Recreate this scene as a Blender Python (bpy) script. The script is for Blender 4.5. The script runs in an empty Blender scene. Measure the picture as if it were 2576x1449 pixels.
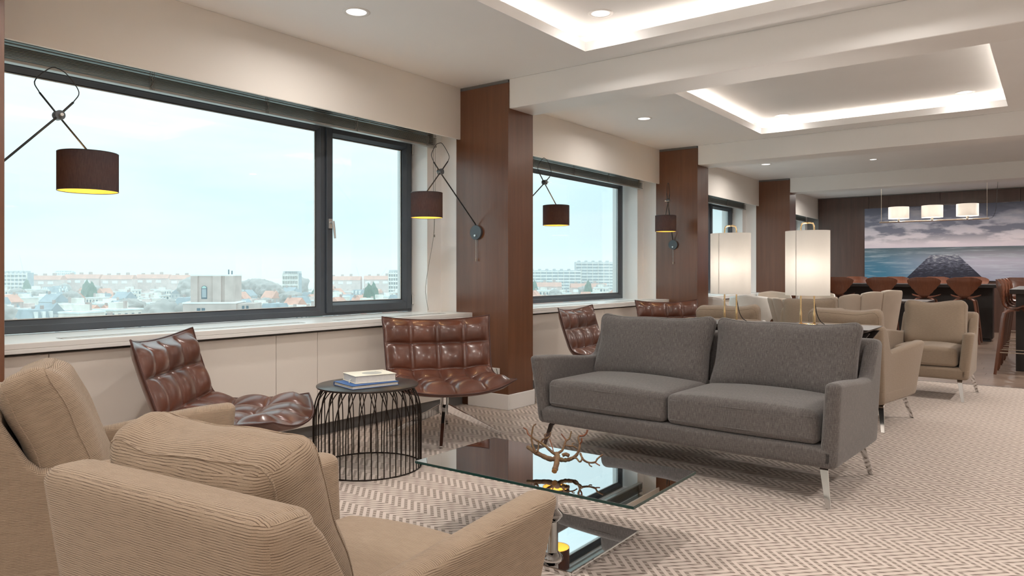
import bpy, bmesh, math, random
from mathutils import Vector, Matrix
random.seed(7)
sc = bpy.context.scene
COL = sc.collection
PI = math.pi

# ---------------------------------------------------------------- camera
EYE = 1.15
F_PX, W_PX, H_PX = 1834.0, 2576.0, 1449.0
YAW = math.atan(1372.0 / 1834.0)                 # wall runs 36.8 deg to the right of the lens axis
cam_d = bpy.data.cameras.new('camera')
cam = bpy.data.objects.new('camera', cam_d)
COL.objects.link(cam)
cam.location = (0, 0, EYE)
cam.rotation_euler = (PI / 2, 0, YAW)
cam_d.sensor_width = 36.0
cam_d.lens = 36.0 * F_PX / W_PX
cam_d.shift_y = (686.0 - H_PX / 2) / W_PX
cam_d.clip_start = 0.05
cam_d.clip_end = 4000
sc.camera = cam

# ---------------------------------------------------------------- view and sky
sc.view_settings.view_transform = 'Standard'
sc.view_settings.look = 'None'
sc.view_settings.gamma = 1.0
sc.view_settings.use_curve_mapping = False
sc.view_settings.exposure = 0.93
sc.cycles.max_bounces = 10
sc.cycles.diffuse_bounces = 5
sc.cycles.glossy_bounces = 4
sc.cycles.transparent_max_bounces = 16
sc.cycles.sample_clamp_indirect = 6.0
sc.cycles.volume_bounces = 1
sc.cycles.caustics_reflective = False
sc.cycles.caustics_refractive = False

SKY = 0.52
world = bpy.data.worlds.new('overcast_sky')
sc.world = world
world.use_nodes = True
wt = world.node_tree
wt.nodes.clear()
w_out = wt.nodes.new('ShaderNodeOutputWorld')
w_bg = wt.nodes.new('ShaderNodeBackground')
w_tc = wt.nodes.new('ShaderNodeTexCoord')
w_sep = wt.nodes.new('ShaderNodeSeparateXYZ')
wt.links.new(w_tc.outputs['Generated'], w_sep.inputs[0])
w_map = wt.nodes.new('ShaderNodeMapping')
w_map.inputs['Scale'].default_value = (1.6, 1.6, 7.0)
wt.links.new(w_tc.outputs['Generated'], w_map.inputs['Vector'])
w_n = wt.nodes.new('ShaderNodeTexNoise')
w_n.inputs['Scale'].default_value = 2.2
w_n.inputs['Detail'].default_value = 5
w_n.inputs['Roughness'].default_value = 0.55
wt.links.new(w_map.outputs[0], w_n.inputs['Vector'])
w_cr = wt.nodes.new('ShaderNodeValToRGB')
w_cr.color_ramp.elements[0].position = 0.36
w_cr.color_ramp.elements[0].color = (0.70, 0.95, 1.02, 1)
w_cr.color_ramp.elements[1].position = 0.68
w_cr.color_ramp.elements[1].color = (0.86, 1.0, 1.03, 1)
wt.links.new(w_n.outputs['Fac'], w_cr.inputs[0])
# overcast: the dome brightens evenly from the horizon to the zenith
w_m1 = wt.nodes.new('ShaderNodeMath'); w_m1.operation = 'MAXIMUM'; w_m1.inputs[1].default_value = 0.0
wt.links.new(w_sep.outputs['Z'], w_m1.inputs[0])
w_m2 = wt.nodes.new('ShaderNodeMath'); w_m2.operation = 'MULTIPLY_ADD'
w_m2.inputs[1].default_value = 1.6 * SKY; w_m2.inputs[2].default_value = SKY
wt.links.new(w_m1.outputs[0], w_m2.inputs[0])
wt.links.new(w_cr.outputs[0], w_bg.inputs['Color'])
wt.links.new(w_m2.outputs[0], w_bg.inputs['Strength'])
wt.links.new(w_bg.outputs[0], w_out.inputs['Surface'])

# lamp powers (each lamp is built with its fixture further down)
DOWNLIGHT_W = 13.0
COVE = 15.0
WARM = (1.0, 0.89, 0.78)

# ---------------------------------------------------------------- node helpers
MATS = {}
class NT:
    def __init__(s, name):
        m = bpy.data.materials.new(name); m.use_nodes = True
        s.m = m; s.t = m.node_tree; s.t.nodes.clear()
        s.o = s.t.nodes.new('ShaderNodeOutputMaterial')
        MATS[name] = m
    def n(s, typ, **kw):
        nd = s.t.nodes.new('ShaderNode' + typ)
        for k, v in kw.items():
            if k in nd.inputs: s.set(nd.inputs[k], v)
            else: setattr(nd, k, v)
        return nd
    def set(s, sock, v):
        if hasattr(v, 'is_output') or isinstance(v, bpy.types.NodeSocket): s.t.links.new(v, sock)
        else: sock.default_value = v
    def math(s, op, a, b=None, c=None):
        nd = s.t.nodes.new('ShaderNodeMath'); nd.operation = op
        s.set(nd.inputs[0], a)
        if b is not None: s.set(nd.inputs[1], b)
        if c is not None: s.set(nd.inputs[2], c)
        return nd.outputs[0]
    def mix(s, fac, a, b, blend='MIX'):
        nd = s.t.nodes.new('ShaderNodeMix'); nd.data_type = 'RGBA'; nd.blend_type = blend
        s.set(nd.inputs[0], fac); s.set(nd.inputs[6], a); s.set(nd.inputs[7], b)
        return nd.outputs[2]
    def ramp(s, fac, stops):
        nd = s.t.nodes.new('ShaderNodeValToRGB')
        cr = nd.color_ramp
        while len(cr.elements) < len(stops): cr.elements.new(0.5)
        for e, (p, c) in zip(cr.elements, stops):
            e.position = p; e.color = c if len(c) == 4 else (*c, 1)
        s.set(nd.inputs[0], fac)
        return nd.outputs[0]
    def coord(s, kind='Object', scale=None, loc=None, rot=None):
        tc = s.t.nodes.new('ShaderNodeTexCoord')
        o = tc.outputs[kind]
        if scale or loc or rot:
            mp = s.t.nodes.new('ShaderNodeMapping')
            if scale: mp.inputs['Scale'].default_value = scale
            if loc: mp.inputs['Location'].default_value = loc
            if rot: mp.inputs['Rotation'].default_value = rot
            s.t.links.new(o, mp.inputs['Vector']); o = mp.outputs[0]
        return o
    def noise(s, vec, scale, detail=3, rough=0.5):
        nd = s.n('TexNoise', Scale=scale, Detail=detail, Roughness=rough)
        s.t.links.new(vec, nd.inputs['Vector'])
        return nd.outputs['Fac']
    def bump(s, h, strength, dist=0.01):
        nd = s.n('Bump', Strength=strength, Distance=dist)
        s.t.links.new(h, nd.inputs['Height'])
        return nd.outputs[0]
    def bsdf(s, color=None, rough=0.5, metal=0.0, normal=None, **kw):
        b = s.t.nodes.new('ShaderNodeBsdfPrincipled')
        if color is not None: s.set(b.inputs['Base Color'], color if not isinstance(color, tuple) or len(color) == 4 else (*color, 1))
        s.set(b.inputs['Roughness'], rough); s.set(b.inputs['Metallic'], metal)
        if normal is not None: s.t.links.new(normal, b.inputs['Normal'])
        for k, v in kw.items():
            s.set(b.inputs[k.replace('_', ' ')], v)
        s.t.links.new(b.outputs[0], s.o.inputs['Surface'])
        return b

def c4(r, g, b): return (r, g, b, 1.0)

def plain(name, col, rough=0.5, metal=0.0, nscale=None, namt=0.06, **kw):
    """even finish with faint uneven tone"""
    t = NT(name)
    v = t.noise(t.coord('Object'), nscale or 6.0, 3)
    a = tuple(max(0, x * (1 - namt)) for x in col); b = tuple(min(1, x * (1 + namt)) for x in col)
    t.bsdf(t.ramp(v, [(0.3, a), (0.7, b)]), rough, metal, **kw)
    return t.m

# ---------------------------------------------------------------- materials
plain('ceiling_paint', (0.91, 0.905, 0.90), 0.7, nscale=1.2, namt=0.02)
plain('wall_paint', (0.80, 0.765, 0.715), 0.6, nscale=1.2, namt=0.02)
plain('white_paint', (0.89, 0.88, 0.865), 0.5, nscale=1.5, namt=0.02)
plain('panel_beige', (0.82, 0.765, 0.70), 0.45, nscale=1.5, namt=0.02)
plain('sill_white', (0.86, 0.86, 0.84), 0.3, nscale=3, namt=0.02)
plain('kick_grey', (0.20, 0.20, 0.20), 0.6)
plain('frame_grey', (0.062, 0.074, 0.090), 0.35)
plain('gasket_black', (0.008, 0.008, 0.009), 0.5)
plain('bead_white', (0.75, 0.78, 0.78), 0.3)
plain('blind_slat', (0.30, 0.30, 0.28), 0.35, 0.6)
plain('blind_rail', (0.36, 0.35, 0.33), 0.35, 0.5)
plain('cord_grey', (0.25, 0.24, 0.22), 0.8)
plain('handle_alu', (0.70, 0.70, 0.69), 0.3, 0.8)
plain('black_metal', (0.025, 0.024, 0.024), 0.42, 0.3)
plain('knob_grey', (0.10, 0.11, 0.12), 0.4, 0.4)
plain('bronze_wire', (0.022, 0.014, 0.010), 0.35, 0.7)
plain('bronze_top', (0.055, 0.045, 0.040), 0.30, 0.55)
plain('chrome', (0.80, 0.80, 0.80), 0.07, 1.0, namt=0.01)
plain('mirror_chrome', (0.72, 0.72, 0.72), 0.015, 1.0, namt=0.01)
plain('brushed_steel', (0.55, 0.54, 0.53), 0.24, 1.0, namt=0.03)
plain('brass', (0.83, 0.60, 0.33), 0.22, 1.0, namt=0.03)
plain('nickel', (0.62, 0.55, 0.47), 0.25, 1.0, namt=0.03)
plain('lamp_white_part', (0.85, 0.84, 0.82), 0.4)
plain('book_cream', (0.82, 0.77, 0.64), 0.6)
plain('book_blue', (0.018, 0.10, 0.33), 0.4)
plain('book_pages', (0.80, 0.77, 0.70), 0.8, nscale=80, namt=0.04)
plain('book_grey', (0.45, 0.44, 0.40), 0.6)
plain('ribbon_cream', (0.78, 0.72, 0.58), 0.7)
plain('shell_white', (0.80, 0.80, 0.77), 0.35)
plain('shell_beige', (0.52, 0.44, 0.36), 0.75)
plain('dark_table', (0.045, 0.035, 0.032), 0.3)
plain('concrete_far', (0.62, 0.60, 0.58), 0.9, nscale=0.2)
plain('leather_piping', (0.06, 0.018, 0.012), 0.4)

def glass_mat():
    t = NT('window_glass')
    lw = t.n('LayerWeight', Blend=0.5)
    fr = t.math('MULTIPLY_ADD', t.math('POWER', lw.outputs['Facing'], 4.0), 0.75, 0.03)
    tr = t.n('BsdfTransparent', Color=c4(0.97, 0.99, 0.985))
    gl = t.n('BsdfGlossy', Roughness=0.01, Color=c4(1, 1, 1))
    mx = t.n('MixShader')
    t.t.links.new(fr, mx.inputs[0]); t.t.links.new(tr.outputs[0], mx.inputs[1]); t.t.links.new(gl.outputs[0], mx.inputs[2])
    t.t.links.new(mx.outputs[0], t.o.inputs['Surface'])
glass_mat()

def emit(name, col, strength):
    t = NT(name)
    e = t.n('Emission', Color=(*col, 1), Strength=strength)
    t.t.links.new(e.outputs[0], t.o.inputs['Surface'])
emit('led_strip', WARM, COVE)
emit('spot_lens', (1.0, 0.93, 0.86), 1.1)
emit('bulb_warm', (1.0, 0.72, 0.42), 20.0)
emit('bulb_soft', (1.0, 0.90, 0.80), 12.0)

def walnut(name, dark, light, rough=0.28, sc_=1.0):
    t = NT(name)
    v = t.coord('Object', scale=(9 * sc_, 9 * sc_, 0.55 * sc_))
    n1 = t.noise(v, 2.2, 6, 0.62)
    v2 = t.coord('Object', scale=(60 * sc_, 60 * sc_, 1.6 * sc_))
    n2 = t.noise(v2, 3.0, 3, 0.6)
    col = t.mix(n1, c4(*dark), c4(*light))
    col = t.mix(t.math('MULTIPLY', n2, 0.35), col, c4(*[x * 0.45 for x in dark]))
    t.bsdf(col, rough, normal=t.bump(n2, 0.04, 0.002), IOR=1.5, Coat_Weight=0.55, Coat_Roughness=0.22, Coat_IOR=1.65)
walnut('walnut', (0.095, 0.030, 0.010), (0.235, 0.088, 0.036), 0.32)
walnut('walnut_far', (0.045, 0.022, 0.016), (0.12, 0.062, 0.046), 0.34)
walnut('ply_walnut', (0.10, 0.030, 0.014), (0.22, 0.075, 0.035), 0.30, 3.0)
plain('espresso', (0.014, 0.010, 0.009), 0.45)

def planks():
    t = NT('oak_plank')
    oi = t.n('ObjectInfo')
    v = t.coord('Object', scale=(2.0, 30, 30))
    n = t.noise(v, 2.0, 4, 0.6)
    col = t.ramp(n, [(0.25, (0.16, 0.105, 0.075)), (0.75, (0.29, 0.21, 0.16))])
    col = t.mix(t.math('MULTIPLY', oi.outputs['Random'], 0.45), col, c4(0.15, 0.10, 0.075))
    t.bsdf(col, 0.32)
planks()

def carpet():
    t = NT('chevron_carpet')
    sp = t.n('SeparateXYZ'); t.t.links.new(t.coord('Object'), sp.inputs[0])
    x, y = sp.outputs[0], sp.outputs[1]
    P, S, A = 0.2095, 0.0443, 0.102
    ph = t.math('FRACT', t.math('ADD', t.math('DIVIDE', t.math('SUBTRACT', y, 3.9), P), 100.0))
    tri = t.math('ABSOLUTE', t.math('SUBTRACT', t.math('MULTIPLY', ph, 2.0), 1.0))     # 1 at left-pointing tips
    u = t.math('ADD', x, t.math('MULTIPLY', tri, A))
    fs = t.math('FRACT', t.math('ADD', t.math('DIVIDE', u, S), 200.0))
    # pale band = plush, taupe band = flat weave with dark tufts
    e = t.math('ABSOLUTE', t.math('SUBTRACT', fs, 0.5))
    band = t.ramp(e, [(0.235, (0, 0, 0)), (0.275, (1, 1, 1))])       # 1 = pale
    dsh = t.math('FRACT', t.math('ADD', t.math('MULTIPLY', t.math('ADD', y, t.math('MULTIPLY', x, -0.35)), 1.0 / 0.0305), 300.0))
    d1 = t.math('LESS_THAN', t.math('ABSOLUTE', t.math('SUBTRACT', dsh, 0.5)), 0.145)
    d2 = t.math('LESS_THAN', e, 0.215)
    dash = t.math('MULTIPLY', d1, d2)
    fine = t.noise(t.coord('Object'), 260.0, 2, 0.7)
    big = t.noise(t.coord('Object'), 2.3, 3, 0.5)
    pale = t.mix(fine, c4(0.58, 0.49, 0.435), c4(0.75, 0.655, 0.595))
    taupe = t.mix(fine, c4(0.37, 0.31, 0.265), c4(0.50, 0.43, 0.37))
    col = t.mix(dash, taupe, c4(0.17, 0.12, 0.10))
    col = t.mix(band, col, pale)
    col = t.mix(t.math('MULTIPLY', big, 0.12), col, c4(0.38, 0.31, 0.26))
    hgt = t.math('ADD', band, t.math('MULTIPLY', fine, 0.5))
    t.bsdf(col, 0.95, normal=t.bump(hgt, 0.35, 0.004), Specular_IOR_Level=0.15, Sheen_Weight=0.15)
carpet()

def boucle():
    """beige woven upholstery: raised ribs, the dark ground showing as broken lines between the rows (UV in metres)"""
    t = NT('beige_weave')
    uv = t.coord('UV')
    nz = t.n('TexNoise', Scale=16.0, Detail=2.0); t.t.links.new(uv, nz.inputs['Vector'])
    sp = t.n('SeparateXYZ'); t.t.links.new(uv, sp.inputs[0])
    U = sp.outputs[0]
    V = t.math('ADD', sp.outputs[1], t.math('MULTIPLY', t.math('SUBTRACT', nz.outputs['Fac'], .5), .0045))
    rows = t.math('DIVIDE', V, .0046)
    ri = t.math('FLOOR', rows); fr = t.math('FRACT', rows)
    cu = t.math('ADD', t.math('DIVIDE', U, .019), t.math('MULTIPLY', ri, .367))
    cb = t.n('CombineXYZ'); t.t.links.new(t.math('FLOOR', cu), cb.inputs[0]); t.t.links.new(ri, cb.inputs[1])
    wn = t.n('TexWhiteNoise', noise_dimensions='2D'); t.t.links.new(cb.outputs[0], wn.inputs['Vector'])
    h1 = wn.outputs['Value']
    d = t.math('ABSOLUTE', t.math('SUBTRACT', fr, .5))                     # 0 rib centre .. .5 between ribs
    line = t.ramp(d, [(.30, (0, 0, 0)), (.44, (1, 1, 1))])
    pres = t.ramp(h1, [(.30, (.18, .18, .18)), (.55, (.95, .95, .95))])
    fuzz = t.noise(uv, 520.0, 2, .7)
    body = t.mix(h1, c4(.235, .165, .105), c4(.35, .258, .178))
    body = t.mix(fuzz, body, c4(.41, .32, .24))
    col = t.mix(t.math('MULTIPLY', line, pres), body, c4(.135, .085, .055))
    hgt = t.math('ADD', t.math('MULTIPLY', t.math('MULTIPLY', line, pres), -1.0), t.math('MULTIPLY', fuzz, .35))
    t.bsdf(col, .92, normal=t.bump(hgt, .6, .004), Sheen_Weight=.12, Sheen_Roughness=.5, Specular_IOR_Level=.2)
boucle()

def beige_far():
    t = NT('beige_cloth')
    uv = t.coord('UV', scale=(1, 5, 1))
    n = t.noise(uv, 42.0, 4, 0.75)
    t.bsdf(t.mix(n, c4(0.20, 0.15, 0.105), c4(0.37, 0.29, 0.22)), 0.9, normal=t.bump(n, 0.25, 0.003), Sheen_Weight=0.2, Specular_IOR_Level=0.2)
beige_far()

def greycloth():
    t = NT('grey_melange')
    n1 = t.noise(t.coord('UV', scale=(10, .9, 1)), 34.0, 3, 0.7)
    n2 = t.noise(t.coord('UV', scale=(1, 7, 1)), 40.0, 3, 0.7)
    a = t.math('ADD', t.math('MULTIPLY', n1, 0.65), t.math('MULTIPLY', n2, 0.35))
    col = t.ramp(a, [(0.32, (0.058, 0.052, 0.051)), (0.50, (0.112, 0.101, 0.097)), (0.68, (0.205, 0.187, 0.177))])
    t.bsdf(col, 0.85, normal=t.bump(a, 0.25, 0.003), Sheen_Weight=0.25, Specular_IOR_Level=0.25)
greycloth()

def leather():
    t = NT('brown_leather')
    v = t.coord('Object')
    n = t.noise(v, 4.0, 4, 0.6)
    vo = t.n('TexVoronoi', Scale=190.0); t.t.links.new(v, vo.inputs['Vector'])
    col = t.ramp(n, [(0.3, (0.070, 0.020, 0.010)), (0.7, (0.150, 0.047, 0.024))])
    t.bsdf(col, 0.36, normal=t.bump(vo.outputs['Distance'], 0.05, 0.002), IOR=1.5, Coat_Weight=0.5, Coat_Roughness=0.2, Coat_IOR=1.6)
leather()

def shade_dark():
    t = NT('shade_linen_dark')
    n1 = t.noise(t.coord('Object', scale=(12, 12, 1.2)), 22.0, 3, 0.7)
    col = t.mix(n1, c4(0.036, 0.033, 0.038), c4(0.085, 0.077, 0.085))
    d = t.n('BsdfDiffuse', Color=col); tl = t.n('BsdfTranslucent', Color=t.mix(n1, c4(0.05, 0.03, 0.01), c4(0.40, 0.25, 0.09)))
    mx = t.n('MixShader'); mx.inputs[0].default_value = 0.16
    t.t.links.new(d.outputs[0], mx.inputs[1]); t.t.links.new(tl.outputs[0], mx.inputs[2])
    t.t.links.new(mx.outputs[0], t.o.inputs['Surface'])
shade_dark()
plain('shade_gold', (0.80, 0.48, 0.10), 0.45, 0.25, namt=0.03)

def shade_white(name, col, tcol, fac=0.5):
    t = NT(name)
    n1 = t.noise(t.coord('Object', scale=(6, 6, 1.0)), 20.0, 2)
    d = t.n('BsdfDiffuse', Color=t.mix(n1, c4(*[x * 0.96 for x in col]), c4(*col)))
    tl = t.n('BsdfTranslucent', Color=c4(*tcol))
    mx = t.n('MixShader'); mx.inputs[0].default_value = fac
    t.t.links.new(d.outputs[0], mx.inputs[1]); t.t.links.new(tl.outputs[0], mx.inputs[2])
    t.t.links.new(mx.outputs[0], t.o.inputs['Surface'])
shade_white('shade_opal', (0.82, 0.81, 0.79), (0.72, 0.70, 0.67))

def black_glass():
    t = NT('smoked_mirror_glass')
    n = t.noise(t.coord('Object'), 3.0, 2)
    t.bsdf(t.mix(n, c4(0.60, 0.60, 0.61), c4(0.64, 0.64, 0.64)), 0.012, 1.0)
black_glass()
t = NT('glass_edge_green'); t.bsdf(t.mix(t.noise(t.coord('Object'), 5.0), c4(0.004, 0.030, 0.026), c4(0.01, 0.05, 0.042)), 0.08)

def bark():
    t = NT('bark')
    n = t.noise(t.coord('Object'), 26.0, 4, 0.65)
    col = t.ramp(n, [(0.25, (0.055, 0.028, 0.014)), (0.5, (0.17, 0.095, 0.048)), (0.75, (0.20, 0.145, 0.06))])
    t.bsdf(col, 0.8, normal=t.bump(n, 0.5, 0.004))
bark()
plain('bark_tip', (0.20, 0.065, 0.028), 0.6)
plain('cut_wood', (0.55, 0.28, 0.10), 0.7)

# ---------------------------------------------------------------- geometry helpers
def set_props(o, label=None, cat=None, group=None, kind=None):
    if label: o['label'] = label
    if cat: o['category'] = cat
    if group: o['group'] = group
    if kind: o['kind'] = kind
    return o

def box_uv(me):
    uvl = me.uv_layers.new(name='UVMap')
    vs = me.vertices
    for p in me.polygons:
        n = p.normal
        ax, ay, az = abs(n.x), abs(n.y), abs(n.z)
        for li in p.loop_indices:
            c = vs[me.loops[li].vertex_index].co
            if az >= ax * 1.05 and az >= ay * 1.05: uv = (c.x, c.y)
            elif ay >= ax: uv = (c.x, c.z)
            else: uv = (c.y, c.z)
            uvl.data[li].uv = uv

def mesh_obj(name, verts, faces, mat, parent=None, smooth=False, loc=None, rot=None, uv=False, auto=None):
    me = bpy.data.meshes.new(name)
    me.from_pydata([tuple(v) for v in verts], [], faces)
    me.update()
    if uv: box_uv(me)
    if mat: me.materials.append(MATS[mat])
    if smooth:
        me.polygons.foreach_set('use_smooth', [True] * len(me.polygons))
    if auto is not None:
        me.polygons.foreach_set('use_smooth', [True] * len(me.polygons))
        me.set_sharp_from_angle(angle=math.radians(auto))
    o = bpy.data.objects.new(name, me)
    COL.objects.link(o)
    if loc: o.location = loc
    if rot: o.rotation_euler = rot
    if parent: o.parent = parent
    return o

def empty(name, loc=(0, 0, 0), rz=0.0, parent=None):
    o = bpy.data.objects.new(name, None)
    o.empty_display_size = 0.1
    COL.objects.link(o)
    o.location = loc; o.rotation_euler = (0, 0, rz)
    if parent: o.parent = parent
    return o

def copy_tree(o, parent=None):
    c = o.copy(); COL.objects.link(c); c.parent = parent
    for ch in list(o.children): copy_tree(ch, c)
    return c

class MB:
    """collects vertices and faces for one mesh"""
    def __init__(s): s.v = []; s.f = []
    def add(s, vs, fs):
        b = len(s.v); s.v += [tuple(x) for x in vs]; s.f += [tuple(i + b for i in f) for f in fs]; return s
    def box(s, x0, x1, y0, y1, z0, z1):
        vs = [(x0,y0,z0),(x1,y0,z0),(x1,y1,z0),(x0,y1,z0),(x0,y0,z1),(x1,y0,z1),(x1,y1,z1),(x0,y1,z1)]
        return s.add(vs, [(0,3,2,1),(4,5,6,7),(0,1,5,4),(1,2,6,5),(2,3,7,6),(3,0,4,7)])
    def hexa(s, v8):
        return s.add(v8, [(0,3,2,1),(4,5,6,7),(0,1,5,4),(1,2,6,5),(2,3,7,6),(3,0,4,7)])
    def prism(s, poly, axis, a0, a1):
        """extrude a 2D polygon along an axis (poly in the two remaining axes, in xyz order)"""
        n = len(poly)
        def P(p, a):
            if axis == 'x': return (a, p[0], p[1])
            if axis == 'y': return (p[0], a, p[1])
            return (p[0], p[1], a)
        vs = [P(p, a0) for p in poly] + [P(p, a1) for p in poly]
        fs = [tuple(range(n))[::-1], tuple(range(n, 2 * n))] + [(i, (i + 1) % n, (i + 1) % n + n, i + n) for i in range(n)]
        return s.add(vs, fs)
    def tube(s, pts, r, n=8, caps=True, closed=False):
        pts = [Vector(p) for p in pts]
        m = len(pts)
        rs = r if isinstance(r, (list, tuple)) else [r] * m
        up = None; vs = []
        for i, p in enumerate(pts):
            if closed: tg = pts[(i + 1) % m] - pts[i - 1]
            else: tg = pts[min(i + 1, m - 1)] - pts[max(i - 1, 0)]
            tg.normalize()
            if up is None:
                up = Vector((0, 0, 1)) if abs(tg.z) < 0.9 else Vector((1, 0, 0))
                up = (up - tg * up.dot(tg)).normalized()
            else:
                up = (up - tg * up.dot(tg))
                up = up.normalized() if up.length > 1e-6 else tg.orthogonal().normalized()
            sd = tg.cross(up)
            for k in range(n):
                a = 2 * PI * k / n
                vs.append(p + (up * math.cos(a) + sd * math.sin(a)) * rs[i])
        fs = []
        for i in range(m if closed else m - 1):
            j = (i + 1) % m
            for k in range(n):
                k2 = (k + 1) % n
                fs.append((i * n + k, i * n + k2, j * n + k2, j * n + k))
        if caps and not closed:
            fs.append(tuple(range(n))[::-1]); fs.append(tuple(range((m - 1) * n, m * n)))
        return s.add(vs, fs)
    def lathe(s, prof, n=32, cx=0, cy=0, caps=True):
        vs = []
        for (r, z) in prof:
            for k in range(n):
                a = 2 * PI * k / n
                vs.append((cx + r * math.cos(a), cy + r * math.sin(a), z))
        fs = []
        for i in range(len(prof) - 1):
            for k in range(n):
                k2 = (k + 1) % n
                fs.append((i * n + k, i * n + k2, (i + 1) * n + k2, (i + 1) * n + k))
        if caps:
            fs.append(tuple(range(n))[::-1]); fs.append(tuple(range((len(prof) - 1) * n, len(prof) * n)))
        return s.add(vs, fs)
    def disc(s, c, nrm, r, h, n=24, r2=None):
        c = Vector(c); nrm = Vector(nrm).normalized()
        return s.tube([c, c + nrm * h], [r, r if r2 is None else r2], n)
    def build(s, name, mat, parent=None, **kw):
        return mesh_obj(name, s.v, s.f, mat, parent, **kw)

def bev(o, w, seg=2):
    m = o.modifiers.new('bevel', 'BEVEL'); m.width = w; m.segments = seg; m.limit_method = 'ANGLE'; m.angle_limit = math.radians(40)
    m.harden_normals = False
    return o

def axis_pts(s, r, nc, nm):
    """sample points along one axis of a rounded box: dense near the corners"""
    c = [s - r + r * i / nc for i in range(1, nc + 1)]
    mid = [-(s - r) + 2 * (s - r) * i / nm for i in range(nm + 1)]
    return [-x for x in reversed(c)] + mid + c

def round_box(size, r, nm=(6, 6, 6), nc=3, fn=None):
    """closed rounded box, verts passed through fn(x, y, z)"""
    hx, hy, hz = size[0] / 2, size[1] / 2, size[2] / 2
    r = min(r, hx * 0.98, hy * 0.98, hz * 0.98)
    X, Y, Z = axis_pts(hx, r, nc, nm[0]), axis_pts(hy, r, nc, nm[1]), axis_pts(hz, r, nc, nm[2])
    idx = {}; vs = []; fs = []
    def V(i, j, k):
        key = (i, j, k)
        if key not in idx:
            p = Vector((X[i], Y[j], Z[k]))
            q = Vector((max(-hx + r, min(hx - r, p.x)), max(-hy + r, min(hy - r, p.y)), max(-hz + r, min(hz - r, p.z))))
            d = p - q
            if d.length > 1e-9: p = q + d.normalized() * r
            if fn: p = fn(p.x, p.y, p.z)
            idx[key] = len(vs); vs.append(tuple(p))
        return idx[key]
    nx, ny, nz = len(X) - 1, len(Y) - 1, len(Z) - 1
    for i in range(nx):
        for j in range(ny):
            fs.append((V(i, j, 0), V(i, j + 1, 0), V(i + 1, j + 1, 0), V(i + 1, j, 0)))
            fs.append((V(i, j, nz), V(i + 1, j, nz), V(i + 1, j + 1, nz), V(i, j + 1, nz)))
    for i in range(nx):
        for k in range(nz):
            fs.append((V(i, 0, k), V(i + 1, 0, k), V(i + 1, 0, k + 1), V(i, 0, k + 1)))
            fs.append((V(i, ny, k), V(i, ny, k + 1), V(i + 1, ny, k + 1), V(i + 1, ny, k)))
    for j in range(ny):
        for k in range(nz):
            fs.append((V(0, j, k), V(0, j, k + 1), V(0, j + 1, k + 1), V(0, j + 1, k)))
            fs.append((V(nx, j, k), V(nx, j + 1, k), V(nx, j + 1, k + 1), V(nx, j, k + 1)))
    return vs, fs

def rb(name, size, r, mat, parent=None, fn=None, nm=(6, 6, 6), nc=3, loc=None, rot=None):
    vs, fs = round_box(size, r, nm, nc, fn)
    return mesh_obj(name, vs, fs, mat, parent, smooth=True, loc=loc, rot=rot, uv=True)

def catmull(pts, n):
    """n samples, even in arc length, of a smooth curve through pts"""
    P = [Vector(p) for p in pts]
    P = [P[0] * 2 - P[1]] + P + [P[-1] * 2 - P[-2]]
    out = []
    for i in range(1, len(P) - 2):
        for k in range(24):
            t = k / 24
            a, b, c, d = P[i - 1], P[i], P[i + 1], P[i + 2]
            out.append(0.5 * ((2 * b) + (c - a) * t + (2 * a - 5 * b + 4 * c - d) * t * t + (-a + 3 * b - 3 * c + d) * t ** 3))
    out.append(P[-2])
    L = [0.0]
    for a, b in zip(out, out[1:]): L.append(L[-1] + (b - a).length)
    res = []; j = 0
    for i in range(n):
        s = L[-1] * i / (n - 1)
        while j < len(L) - 2 and L[j + 1] < s: j += 1
        f = (s - L[j]) / max(1e-9, L[j + 1] - L[j])
        res.append(out[j].lerp(out[j + 1], min(1, max(0, f))))
    return res

def lerp_tab(tab, s):
    for (a, va), (b, vb) in zip(tab, tab[1:]):
        if s <= b:
            f = (s - a) / (b - a) if b > a else 0
            f = f * f * (3 - 2 * f)
            return va + (vb - va) * f
    return tab[-1][1]

# a place along the line of sight through a pixel of the photograph, at depth t (metres)
DX = (-math.sin(YAW), math.cos(YAW)); RX = (math.cos(YAW), math.sin(YAW))
def sight(u, v, t):
    l = (u - W_PX / 2) / F_PX * t
    return Vector((DX[0] * t + RX[0] * l, DX[1] * t + RX[1] * l, EYE - (v - 686.0) / F_PX * t))

# ================================================================ THE ROOM
HC = 2.771                                   # ceiling
XS, XP, XW, XR = -4.20, -3.675, -4.62, -4.43  # fascia, pillar front, window frame, inner reveal
Y_BACK, Y_FAR, X_RIGHT = -3.10, 16.82, 3.6
BAYS = [0.86, 4.86, 8.86, 12.86]             # near faces of the pillars
PW = 0.36
SOFZ = 2.32
SILL = 0.804

def struct(o, label=None):
    o['kind'] = 'structure'
    if label: o['label'] = label
    return o

# --- floor: carpet in front, plank floor beyond
Y_CARPET = 8.83
fl = MB().box(-4.75, X_RIGHT + .2, Y_BACK - .2, Y_CARPET, -0.12, 0.0).build('floor', 'chevron_carpet')
struct(fl, 'beige chevron patterned carpet with taupe zigzag bands')
wf = MB().box(-4.75, X_RIGHT + .2, Y_CARPET, Y_FAR + .2, -0.12, -0.011).build('floor_wood', 'espresso')
struct(wf, 'brown oak plank floor beyond the carpet')
PLK = MB().box(-0.8996, 0.8996, -0.0924, 0.0924, -0.011, 0.0).build('plank', 'oak_plank', wf)
bev(PLK, 0.0012, 1)
first = True; row = 0
y = Y_CARPET + 0.093
while y < Y_FAR:
    x = -3.85 - (row * 0.62) % 1.8
    while x < X_RIGHT - .9:
        if x > -5.2:
            o = PLK if first else PLK.copy()
            if not first: COL.objects.link(o)
            first = False
            o.location = (x, y, 0)
        x += 1.8
    y += 0.186; row += 1
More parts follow.
